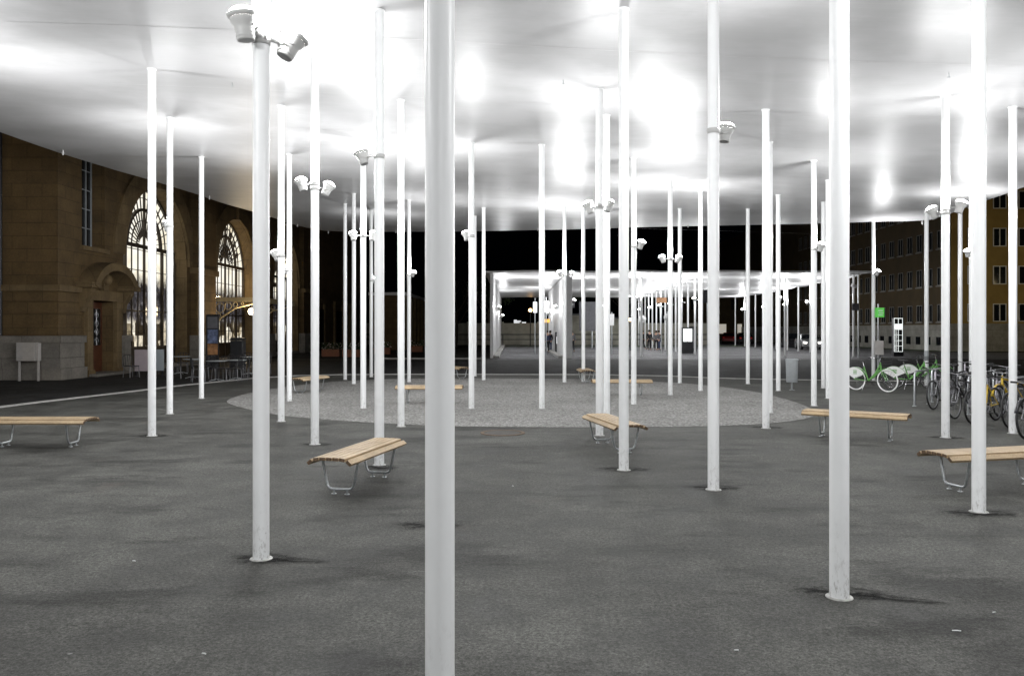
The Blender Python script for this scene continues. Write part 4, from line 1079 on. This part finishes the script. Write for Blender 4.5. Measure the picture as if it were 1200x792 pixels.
for i, Y in enumerate([57, 64, 71, 79, 87.5]):
    X = np.interp(Y, [51, 54, 62, 78, 93], [22.4, 22.8, 23.6, 24.9, 25.6])
    flamp((X-.3, Y-.1, 3.95), '%s lit lamp from the front in the outer row of the far canopy' % ordn[i], pw, (-.6, -.8), (X, Y))
for i, (P, lab) in enumerate([((-.9, 55.5, 3.3), 'lit lamp on the left far pylon wall, front'), ((-.9, 75, 3.1), 'lit lamp on the left far pylon wall, middle'), ((3.1, 57, 3.4), 'lit lamp on the right far pylon wall, front'), ((3.1, 70, 3.2), 'lit lamp on the right far pylon wall, rear'), ((4.3, 56, 3.8), 'lit lamp right of the right far pylon wall'), ((8.5, 55, 3.95), 'lit lamp in the middle bay of the far canopy, front'), ((8.5, 74, 3.95), 'lit lamp in the middle bay of the far canopy, rear'), ((18.5, 55.5, 3.95), 'lit lamp in the right bay of the far canopy, front'), ((18.5, 74, 3.95), 'lit lamp in the right bay of the far canopy, rear')]):  # front bay lamps are added to brighten the canopy underside
    if i < 5: 
        cx = (-1.19, P[1]) if i < 2 else ((3.39, P[1]) if i < 4 else (3.91, P[1]))
        flamp(P, lab, pw*.7, (1 if i in (0, 1, 4) else -1, 0), (cx[0]+(-.065 if i in (0, 1, 4) else .065), cx[1]))
    else:
        fcolumn(P[0]+.35, P[1], 'slim white column beside the '+lab[4:], 'slim columns in the bays of the far canopy'); flamp(P, lab, pw, (-.5, -.5), (P[0]+.35, P[1]))  # front bay lamps and the columns holding them are added

# ------------------------------------------------------------------ things at the bus station
def sign_post(name, X, Y, h, label, cat, parts, r=.04):
    o = empty(name, (X, Y, 0)); tag(o, label, cat)
    MB().tube([(0, 0, 0), (0, 0, h)], r, 10).build('post', MAT['galv'], o)
    for fn in parts: fn(o)
    return o
def panel(x0, x1, z0, z1, mat, y=-.06, t=.03, name='sign_plate'): return lambda o: MB().box(x0, x1, y-t, y, z0, z1).build(name, mat, o)
def disc(cx, cz, r, mat, y=-.06, name='sign_disc'): return lambda o: MB().lathe([(.001, 0), (r, 0), (r, .02), (.001, .02)], 24, 0, (cx, y, cz), (0, -1, 0)).build(name, mat, o)
Y = 62
r_ = empty('ticket_machine', (at(655, Y), Y, 0)); tag(r_, 'grey ticket machine with lit white screen beside the right pylon wall', 'ticket machine')
MB().box(-.3, .3, -.25, .25, .0, 1.65).build('cabinet', MAT['dark'], r_, bevel=.02)
MB().box(-.2, .22, -.275, -.252, .75, 1.3).build('screen', MAT['litsoft'], r_); MB().box(-.05, .5, -.3, -.04, 1.655, 1.95).build('lit_header', MAT['lit'], r_)
Y = 60
r_ = empty('lit_billboard', (at(805.5, Y), Y, 0)); tag(r_, 'backlit white poster case on a black stand under the far canopy', 'poster case')
MB().box(-.42, .42, -.08, .08, .05, 2.0).build('case', MAT['dark'], r_); MB().box(-.33, -.02, -.095, -.082, .95, 1.9).box(.02, .33, -.095, -.082, .95, 1.9).build('lit_panel', MAT['lit'], r_)
r_ = empty('information_pillar', (at(812, 66), 66, 0)); tag(r_, 'dark information case behind the lit poster case under the far canopy', 'poster case')
MB().box(-.3, .3, -.06, .06, .05, 2.1).build('case', MAT['dark'], r_); MB().box(-.24, .24, -.07, -.061, .3, 1.9).build('sheet', MAT['greycloth'], r_)
sign_post('round_sign', at(752.5, 58), 58, 3.1, 'round pale traffic sign on a post left of the waiting people', 'traffic sign', [disc(0, 2.6, .28, MAT['white']), disc(0, 2.6, .12, MAT['galv'], -.085)])
sign_post('round_sign', at(782, 56), 56, 3.1, 'round pale traffic sign on a post right of the waiting people', 'traffic sign', [disc(0, 2.7, .26, MAT['white'])])
sign_post('platform_sign', at(717, 60), 60, 3.1, 'small white platform number sign right of the centre columns', 'sign', [panel(-.16, .16, 2.15, 3.0, MAT['white'])])
sign_post('platform_sign', at(669, 54), 54, 3.8, 'grey square sign with a pale bar right of the right pylon wall', 'sign', [panel(-.25, .25, 3.3, 3.75, MAT['greycloth']), panel(-.15, .15, 3.45, 3.6, MAT['whitecloth'], -.095, .005, 'sign_bar')])
sign_post('billboard', at(694, 80), 80, 2.2, 'dark square billboard far back between the pylon and the centre columns', 'billboard', [panel(-1.3, 1.3, 1.7, 4.6, MAT['greycloth'], name='board')], .08)
sign_post('hanging_sign', at(627, 60), 60, 4.2, 'left white hanging platform sign between the pylon walls', 'sign', [panel(-.15, .15, 3.1, 3.9, MAT['litsoft'])])
sign_post('hanging_sign', at(640, 58), 58, 4.2, 'right white hanging platform sign at the right pylon wall', 'sign', [panel(-.1, .2, 3.1, 3.9, MAT['litsoft'])])
sign_post('yellow_sign', at(640, 66), 66, 2.9, 'lit yellow direction sign left of the right pylon wall', 'sign', [panel(-.25, .3, 2.4, 2.7, MAT['litwarm'])])
sign_post('yellow_sign', at(775, 62), 62, 4.4, 'dim yellow direction board below the far canopy above the waiting people', 'sign', [panel(-.4, .4, 3.9, 4.3, MAT['poster_orange'])])
sign_post('round_number_sign', at(829, 56), 56, 4.9, 'dark case with a white oblong dial right of the far waiting row', 'sign', [panel(-.45, .45, 3.7, 4.6, MAT['dark']), panel(.1, .28, 3.9, 4.4, MAT['litsoft'], -.095, .004, 'dial')])
for i, (x, y, Y, e, lab) in enumerate([(621.5, 365, 95, 200, 'orange street lamp glowing in the distance between the pylon walls'), (738.5, 376.5, 70, 60, 'small orange lamp on a post right of the centre columns')]):
    P = pp(x, y, Y); o = empty('street_lamp', (P.x, P.y, 0)); tag(o, lab, 'street lamp')
    MB().tube([(0, 0, 0), (0, 0, P.z)], .05, 8).build('post', MAT['dark'], o); MB().ball((0, 0, P.z+.15), .2 if i == 0 else .14).build('lamp_globe', MAT['orange'], o)
for i, (x, y, Y, w_, h_) in enumerate([(608, 380, 110, .6, 1.0), (614, 382, 100, .5, 1.0), (604, 377, 105, .4, .5), (620, 383, 108, .3, .8)]):
    P = pp(x, y, Y); o = empty('lit_case', (P.x, P.y, 0)); tag(o, ['tallest of the lit cases far between the pylon walls', 'brightest lit case far between the pylon walls', 'smallest lit case far between the pylon walls', 'rightmost lit case far between the pylon walls'][i], 'lit case', 'distant lit cases')
    MB().tube([(0, 0, 0), (0, 0, P.z-h_/2)], .04, 6).build('post', MAT['dark'], o); MB().box(-w_/2, w_/2, -.06, .06, P.z-h_/2, P.z+h_/2).build('lit_face', MAT['litsoft'], o)

# green sign with display, street lamp mast, light box
X, Y = gp(1029, 447)
o = empty('hire_station_post', (X, Y, 0)); tag(o, 'slim post with green sign and grey board at the green hire bicycles', 'sign')
s_ = Y/F
MB().tube([(0, 0, 0), (0, 0, 2.75)], .025, 10).build('post', MAT['galv'], o)
gs = MB().box(-.1, .2, -.05, .05, 2.28, 2.62).build('green_plate', MAT['signgreen'], o)
MB().box(-.02, .14, -.056, -.052, 2.5, 2.53).box(.0, .16, -.056, -.052, 2.42, 2.45).box(-.02, .14, -.056, -.052, 2.35, 2.375).build('sign_lines', MAT['white'], gs)
MB().box(-.13, .17, -.06, .0, .95, 1.45).build('board', MAT['box'], o); 
X, Y = gp(1006, 419)
o = empty('camera_mast', (X, Y, 0)); tag(o, 'thin grey mast with camera and small dark board right of the thick right column', 'mast')
MB().tube([(0, 0, 0), (0, 0, 5.6)], .06, 10).build('post', MAT['galv'], o)
MB().tube([(-.9, 0, 5.45), (1.0, 0, 5.6)], .05, 8).build('arm', MAT['white'], o); MB().obox((-.35, -.1, 4.7), (.14, .05, -.06), (-.03, .1, 0), (.03, 0, .08)).build('security_camera', MAT['white'], o); MB().box(-.45, .0, -.1, -.07, 3.1, 3.55).build('small_board', MAT['greycloth'], o)
Y = 55
o = empty('light_stele', (at(1051.5, Y), Y, 0)); tag(o, 'tall glowing white stele of square cells before the shaded ochre facade', 'light stele')
MB().box(-.33, .33, -.2, .2, 0, .3).build('pedestal', MAT['dark'], o)
MB().box(-.3, .3, -.16, .16, .3, 2.62).build('body', MAT['dark'], o)
cl = MB(); rnd = random.Random(3)
for r__ in range(6):
    z0 = .36+r__*.375
    t = .022
    cl.box(-.3, .3, -.175, -.162, z0-.03, z0-.03+t)
    for q in (-.3, -.02, .265): cl.box(q, q+t, -.176, -.163, z0, z0+.34)
    if r__ == 4: cl.box(-.25, -.03, -.17, -.161, z0+.02, z0+.33).box(.03, .25, -.17, -.161, z0+.02, z0+.33)
    if r__ < 4:
        for u in range(4): cl.box(-.25+rnd.random()*.05, -.08-rnd.random()*.05, -.17, -.161, z0+.05+u*.075, z0+.07+u*.075)
cl.box(-.3, .3, -.175, -.162, 2.585, 2.62)
cl.build('lit_cells', MAT['lit'], o)

# ------------------------------------------------------------------ ochre building on the right
CX, CY = 36.6, 67.0
yb = empty('ochre_building', (CX, CY, 0)); tag(yb, 'large ochre office building with grey stone base and white framed windows', 'building')
HB = 17
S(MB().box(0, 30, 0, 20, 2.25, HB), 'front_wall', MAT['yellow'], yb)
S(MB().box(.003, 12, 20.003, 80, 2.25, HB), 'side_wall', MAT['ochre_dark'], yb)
S(MB().box(-.12, 30, -.12, 20, 0, 2.247), 'stone_base', MAT['base_stone'], yb)
S(MB().box(-.1, 12, 20.003, 80, 0, 2.247), 'stone_base', MAT['base_stone'], yb)
S(MB().box(-.02, -.001, .0, 79, 2.26, HB), 'side_shade_sheet', MAT['ochre_dark'], yb)  # thin sheet laying the shade-darkened ochre over the side
zr = [(2.5, 4.0), (5.6, 7.15), (8.75, 10.3), (11.9, 13.4)]
xs = [1.9+2.13*k_ for k_ in range(11)]
def wframe(n, cx, z0, z1, w_, side):
    hw = w_/2
    if side == 'f':
        g = MB().box(cx-hw, cx+hw, -.02, -.004, z0, z1).build('window', MAT['glass'], yb); q = MB()
        for a, b in ((cx-hw, cx-hw+.07), (cx-.04, cx+.04), (cx+hw-.07, cx+hw)): q.box(a, b, -.05, -.021, z0+.072, z1-.072)
        q.box(cx-hw, cx+hw, -.05, -.021, z0, z0+.07).box(cx-hw, cx+hw, -.05, -.021, z1-.07, z1)
    else:
        g = MB().box(-.045, -.024, cx-hw, cx+hw, z0, z1).build('window', MAT['glass'], yb); q = MB()
        for a, b in ((cx-hw, cx-hw+.06), (cx-.03, cx+.03), (cx+hw-.06, cx+hw)): q.box(-.075, -.046, a, b, z0+.06, z1-.06)
        q.box(-.075, -.046, cx-hw, cx+hw, z0, z0+.058).box(-.075, -.046, cx-hw, cx+hw, z1-.058, z1)
        q.box(-.16, -.046, cx-hw-.08, cx+hw+.08, z0-.1, z0-.002)
    q.build('frame', MAT['whiteframe'] if side == 'f' else MAT['bframe'], g); return g
for x_ in xs:
    for z0, z1 in zr: wframe(0, x_, z0, z1, 1.12, 'f')
for k_ in range(20):
    for z0, z1 in zr: wframe(0, 1.6+1.75*k_, z0, z1, .95, 's')
bw = MB()
for k_ in range(24): bw.box(-.145, -.122 if k_ < 10 else -.102, 1.3+1.75*k_, 2.1+1.75*k_, .5, 1.2)
bw.build('cellar_window', MAT['glass'], yb)
for z0 in (4.85, 8.0, 11.2): pass
S(MB().box(-.2, 30, -.2, -.122, 2.15, 2.35), 'string_course', MAT['base_stone'], yb)
MB().ball((xs[2]+.55, -.12, 6.9), .12).build('warm_lamp', MAT['globe'], yb)
# parapet wall and steps in front of it, at the right
o = empty('stone_parapet', (44, 60, 0)); tag(o, 'low grey stone ramp wall before the ochre building, at the right', 'wall')
MB().box(-2.2, 12, 0, .4, 0, 1.2).box(-2.35, 12.1, -.06, .46, 1.203, 1.32).box(-3.2, -2.353, -.1, .6, 0, .7).build('masonry', MAT['base_stone'], o)

# ------------------------------------------------------------------ cars under the outer row and beyond
def make_car(paint, X, Y, rz, label, lights=None):
    r = empty('parked_car', (X, Y, 0), rz); tag(r, label, 'car', 'cars on the far side of the bus station')
    P = [(-2.1, .3), (-2.12, .62), (-2.0, .88), (-1.75, .95), (-1.1, 1.38), (-.9, 1.44), (.35, 1.44), (.6, 1.38), (1.15, .98), (1.95, .84), (2.12, .62), (2.12, .3)]
    b_ = MB(); n = len(P); v = []
    for y_, k_ in ((-.86, 0), (-.8, 1), (.8, 1), (.86, 0)):
        for (x_, z_) in P:
            if k_ == 1: v.append((x_, y_*(.82 if z_ > 1.0 else 1), z_))
            else: v.append((x_*.99, y_*(.82 if z_ > 1.0 else 1), z_*.97 if z_ > .5 else z_+.02))
    f = [tuple(range(n))[::-1], tuple(range(3*n, 4*n))]
    for s__ in range(3):
        for i in range(n): f.append((s__*n+i, s__*n+(i+1) % n, (s__+1)*n+(i+1) % n, (s__+1)*n+i))
    b_.add(v, f); fixn(b_.build('body', paint, r, bevel=.04))
    for s_ in (-1, 1):
        MB().add([(x_, s_*.712 if z_ > 1.0 else s_*.865, z_) for x_, z_ in [(-1.55, 1.0), (-1.05, 1.33), (.5, 1.33), (.98, 1.0)]], [(0, 1, 2, 3)]).build('side_window', MAT['glass'], r)
        MB().add([(x_*1.0, y_*s_, z_) for x_, y_, z_ in [(2.135, .5, .6), (2.135, .78, .62), (2.09, .78, .74), (2.09, .48, .72)]], [(0, 1, 2, 3)]).build('headlight', MAT['headlight'] if lights == 'front' else MAT['chrome'], r)
        MB().add([(x_*1.0, y_*s_, z_) for x_, y_, z_ in [(-2.135, .55, .65), (-2.135, .78, .65), (-2.05, .78, .88), (-2.05, .55, .88)]], [(0, 1, 2, 3)]).build('tail_light', MAT['tail'], r)
        for wx in (-1.3, 1.35):
            w_ = MB().lathe([(.001, -.1), (.31, -.1), (.33, -.07), (.33, .07), (.31, .1), (.001, .1)], 22, 0, (wx, s_*.8, .33), (0, 1, 0)).build('wheel', MAT['black'], r)
            MB().lathe([(.001, .105), (.19, .105), (.2, .1)], 16, 0, (wx, s_*.8, .33), (0, s_, 0)).build('hubcap', MAT['galv'], w_)
    MB().add([(.67, -.64, 1.37), (.67, .64, 1.37), (1.2, .76, 1.0), (1.2, -.76, 1.0)], [(0, 1, 2, 3)]).build('windscreen', MAT['glass'], r)
    MB().add([(-1.17, -.64, 1.36), (-1.17, .64, 1.36), (-1.78, .76, .985), (-1.78, -.76, .985)], [(0, 1, 2, 3)]).build('rear_window', MAT['glass'], r)
    return r
make_car(MAT['carsilver'], at(947, 74), 74, R(-100), 'silver car with lit headlights facing the camera at the right of the far canopy', 'front')
make_car(MAT['carred'], at(854, 110), 110, R(75), 'dark red car seen from behind far back beyond the outer column row')
make_car(MAT['carblack'], at(872, 104), 104, R(80), 'black car farther back right of the dark red one')
make_car(MAT['carblack'], at(925, 84), 84, R(78), 'black car between the columns left of the silver car')

# ------------------------------------------------------------------ people
def person(X, Y, rz, label, top, bottom, pose='stand', h=1.74):
    r = empty('person', (X, Y, 0), rz); tag(r, label, 'person', 'people at the bus station'); k = h/1.75
    def skin(name, pts, edges, rad, mat, par):
        me = bpy.data.meshes.new(name); me.from_pydata([tuple(c*k for c in p) for p in pts], edges, []); me.update(); me.materials.append(mat)
        o = bpy.data.objects.new(name, me); col.objects.link(o); o.parent = par
        md = o.modifiers.new('skin', 'SKIN'); md.use_smooth_shade = True
        for i, q in enumerate(rad): me.skin_vertices[0].data[i].radius = ((q[0]*k, q[1]*k) if hasattr(q, '__len__') else (q*k, q*k))
        me.skin_vertices[0].data[0].use_root = True
        sb = o.modifiers.new('sub', 'SUBSURF'); sb.levels = 1; sb.render_levels = 1
        return o
    st = .14 if pose == 'walk' else .0
    hipz = .93
    pts = [(0, 0, .96), (0, 0, 1.2), (0, 0, 1.42), (0, 0, 1.5), (0, .01, 1.6), (0, .01, 1.7),
           (.1, 0, .9), (.11, st*.9, .5), (.11, st*1.2-.02, .09), (.11, st*1.2-.15, .04),
           (-.1, 0, .9), (-.11, -st*.5, .5), (-.11, -st*1.6+.04, .1), (-.11, -st*1.6-.1, .04),
           (.19, 0, 1.4), (.26, .02, 1.13), (.25, -.1, .9), (.25, -.13, .8), (-.19, 0, 1.4), (-.26, .02, 1.13), (-.25, -.1, .9), (-.25, -.13, .8)]
    ed = [(0, 1), (1, 2), (2, 3), (3, 4), (4, 5), (0, 6), (6, 7), (7, 8), (8, 9), (0, 10), (10, 11), (11, 12), (12, 13), (2, 14), (14, 15), (15, 16), (16, 17), (2, 18), (18, 19), (19, 20), (20, 21)]
    rad = [(.13, .1), (.13, .1), (.14, .1), .055, (.085, .1), (.07, .08), .085, .055, .04, (.04, .03), .085, .055, .04, (.04, .03), .055, .045, .035, (.025, .04), .055, .045, .035, (.025, .04)]
    body = skin('body', pts, ed, rad, MAT['skin'], r)
    jp = [(0, 0, .9), (0, 0, 1.2), (0, 0, 1.42), (0, 0, 1.49), (.19, 0, 1.4), (.26, .02, 1.13), (.25, -.09, .92), (-.19, 0, 1.4), (-.26, .02, 1.13), (-.25, -.09, .92)]
    skin('jacket', jp, [(0, 1), (1, 2), (2, 3), (2, 4), (4, 5), (5, 6), (2, 7), (7, 8), (8, 9)], [(.165, .13), (.155, .125), (.165, .125), .075, .075, .062, .05, .075, .062, .05], top, body)
    tp = [(0, 0, .93), (.1, 0, .86), (.11, st*.9, .5), (.11, st*1.2-.02, .12), (-.1, 0, .86), (-.11, -st*.5, .5), (-.11, -st*1.6+.04, .13)]
    skin('trousers', tp, [(0, 1), (1, 2), (2, 3), (0, 4), (4, 5), (5, 6)], [(.15, .12), .1, .075, .06, .1, .075, .06], bottom, body)
    MB().lathe([(.001, .125), (.06, .11), (.095, .06), (.105, 0), (.1, -.05), (.09, -.07)], 14, 0, (0, .03*k, 1.66*k)).build('hair', MAT['hair'], body)
    for s_ in (-1, 1): MB().ball((.11*s_*k, (st*1.2 if s_ > 0 else -st*1.6)*k-.08*k, .045), .055*k, sz=.8, n=8).build('shoe', MAT['black'], body)
    return r
person(at(641.5, 64), 64, R(30), 'person in navy jacket standing left of the ticket machine', MAT['navy'], MAT['blackcloth'])
person(at(644.5, 67), 67, R(-40), 'person in dark clothes half hidden behind the one in the navy jacket', MAT['blackcloth'], MAT['jeans'])
person(at(670.5, 66), 66, R(160), 'person in grey jacket with white top walking right of the right pylon wall', MAT['greycloth'], MAT['blackcloth'], 'walk')
person(at(753.5, 74), 74, R(90), 'person in black leaning towards the columns, leftmost of the waiting group', MAT['blackcloth'], MAT['blackcloth'], 'walk')
person(at(761, 72), 72, R(20), 'broad person in black standing in the middle of the waiting group', MAT['blackcloth'], MAT['blackcloth'], h=1.8)
person(at(769, 71), 71, R(-30), 'person in dark grey jacket, right of the waiting group', MAT['greycloth'], MAT['blackcloth'])
person(at(772.5, 72.5), 72.5, R(60), 'person in dark jeans, rightmost of the waiting group', MAT['blackcloth'], MAT['jeans'])

# ------------------------------------------------------------------ background: fence wall, rail, trees, low buildings
o = empty('garden_wall', (-10, 96, 0)); tag(o, 'long pale wall with posts far behind the road, left of the far canopy', 'wall')
MB().box(-8, 34, 0, .25, .0, 2.6).build('wall_panel', MAT['wallpale'], o)
for x_ in np.arange(-8, 34, 2.1): MB().box(x_, x_+.2, -.12, -.003, 0, 2.75).build('post', MAT['wallpale'], o)
o = empty('guard_rail', (-8, 88, 0)); tag(o, 'dark guard rail on posts in front of the pale far wall', 'guard rail')
MB().tube([(-8, 0, 1.3), (30, 0, 1.3)], .05, 6).tube([(-8, 0, .75), (30, 0, .75)], .04, 6).build('rail', MAT['dark'], o)
for x_ in np.arange(-8, 30, 3): MB().tube([(x_, 0, 0), (x_, 0, 1.3)], .05, 6).build('post', MAT['dark'], o)
flat('verge', [(-26, 86), (26, 86), (26, 89), (-26, 89)], .02, MAT['grass'])
def bare_tree(X, Y, h, seed, label, leafy=False):
    rnd = random.Random(seed); r = empty('tree', (X, Y, 0)); tag(r, label, 'tree', 'trees behind the bus station')
    tr = MB(); lf = MB()
    tr.tube([(0, 0, 0), (.1, .05, h*.25), (.05, 0, h*.45)], [.2, .15, .12], 8).build('trunk', MAT['bark'], r)
    br = MB()
    def grow(p, d, L, rad, lv):
        q = p+d*L*.5+Vector((rnd.uniform(-.1, .1), rnd.uniform(-.1, .1), 0))*L; e = p+d*L
        br.tube([p, q, e], [rad, rad*.75, rad*.5], 5, cap=False)
        if lv == 0:
            if leafy:
                for _ in range(16):
                    c = e+Vector([rnd.gauss(0, .35) for _ in range(3)]); n_ = Vector([rnd.uniform(-1, 1) for _ in range(3)]).normalized(); s_ = n_.orthogonal().normalized()*.11; t_ = n_.cross(s_)
                    lf.add([c+s_, c+t_, c-s_, c-t_], [(0, 1, 2, 3)])
            return
        for _ in range(3):
            nd = (d+Vector((rnd.uniform(-.8, .8), rnd.uniform(-.8, .8), rnd.uniform(-.1, .5)))).normalized(); grow(e, nd, L*rnd.uniform(.6, .8), rad*.5, lv-1)
    for k_ in range(6):
        a = k_*1.1+rnd.random(); grow(Vector((.07, .02, h*(.28+.03*k_))), Vector((math.cos(a)*.7, math.sin(a)*.7, 1)).normalized(), h*.2, .07, 3)
    br.build('branches', MAT['bark'], r)
    if leafy: lf.build('crown', MAT['leaf'], r)
bare_tree(-5.6, 80, 8, 1, 'bare branched tree rising left of the far canopy')
bare_tree(-3.0, 100, 9, 2, 'dark leafy tree between the road and the pale wall', True)
bare_tree(6, 104, 10, 3, 'dark leafy tree behind the far pale wall, centre', True)
bare_tree(15, 104, 9, 4, 'dark leafy tree behind the far canopy, right of centre', True)
for i, (x0, x1, Y, h_, lab) in enumerate([(6, 11, 99, 3.6, 'low pale shed seen far behind right of the right pylon wall'), (12, 16.5, 102, 3.2, 'second low pale shed far behind the centre columns')]):
    o = empty('shed', (x0, Y, 0)); tag(o, lab, 'shed'); MB().box(0, x1-x0, 0, 4, 0, h_).build('wall', MAT['wallpale'], o); MB().box(-.2, x1-x0+.2, -.2, 4.2, h_+.003, h_+.2).build('roof', MAT['dark'], o); MB().box(.8, 2.2, -.05, -.003, .05, 2.3).build('door', MAT['dark'], o)
# shop fronts lit at the far end of the street
o = empty('shop_building', (27, 128, 0)); tag(o, 'dark building with lit shop windows at the far end of the street', 'building')
S(MB().box(0, 30, 0, 10, 0, 11), 'wall', MAT['ochre_dark'], o)
for k_ in range(5):
    w_ = MB().box(2.5+k_*3.2, 3.9+k_*3.2, -.05, -.003, 1.2, 2.7).build('shop_window', MAT['litdim'], o)
for k_ in range(6): MB().box(1.5+k_*3.2, 2.6+k_*3.2, -.04, -.003, 5, 6.6).build('window', MAT['glass'], o)
# unseen street lamps out of view, there to light the street and the facades
def unseen_streetlight(X, Y, h, e, c, label):
    o = empty('street_lamp', (X, Y, 0)); tag(o, label, 'street lamp', 'unseen street lamps along the road')
    MB().tube([(0, 0, 0), (0, 0, h)], [.08, .05], 10).build('post', MAT['galv'], o); MB().box(-.15, .15, -.7, .1, h, h+.1).build('unseen_lamp_head', MAT['dark'], o)
    MB().box(-.1, .1, -.6, -.1, h-.01, h-.002).build('unseen_lamp_glass', MAT['globe'], o); point((0, -.35, h-.25), e, c, .15, o)
unseen_streetlight(47, 55, 6.5, 900, (1, .8, .45), 'unseen street lamp before the ochre building, outside the picture on the right')
unseen_streetlight(-25, 22, 6, 250, (1, .78, .45), 'unseen street lamp left of the station corner, outside the picture')
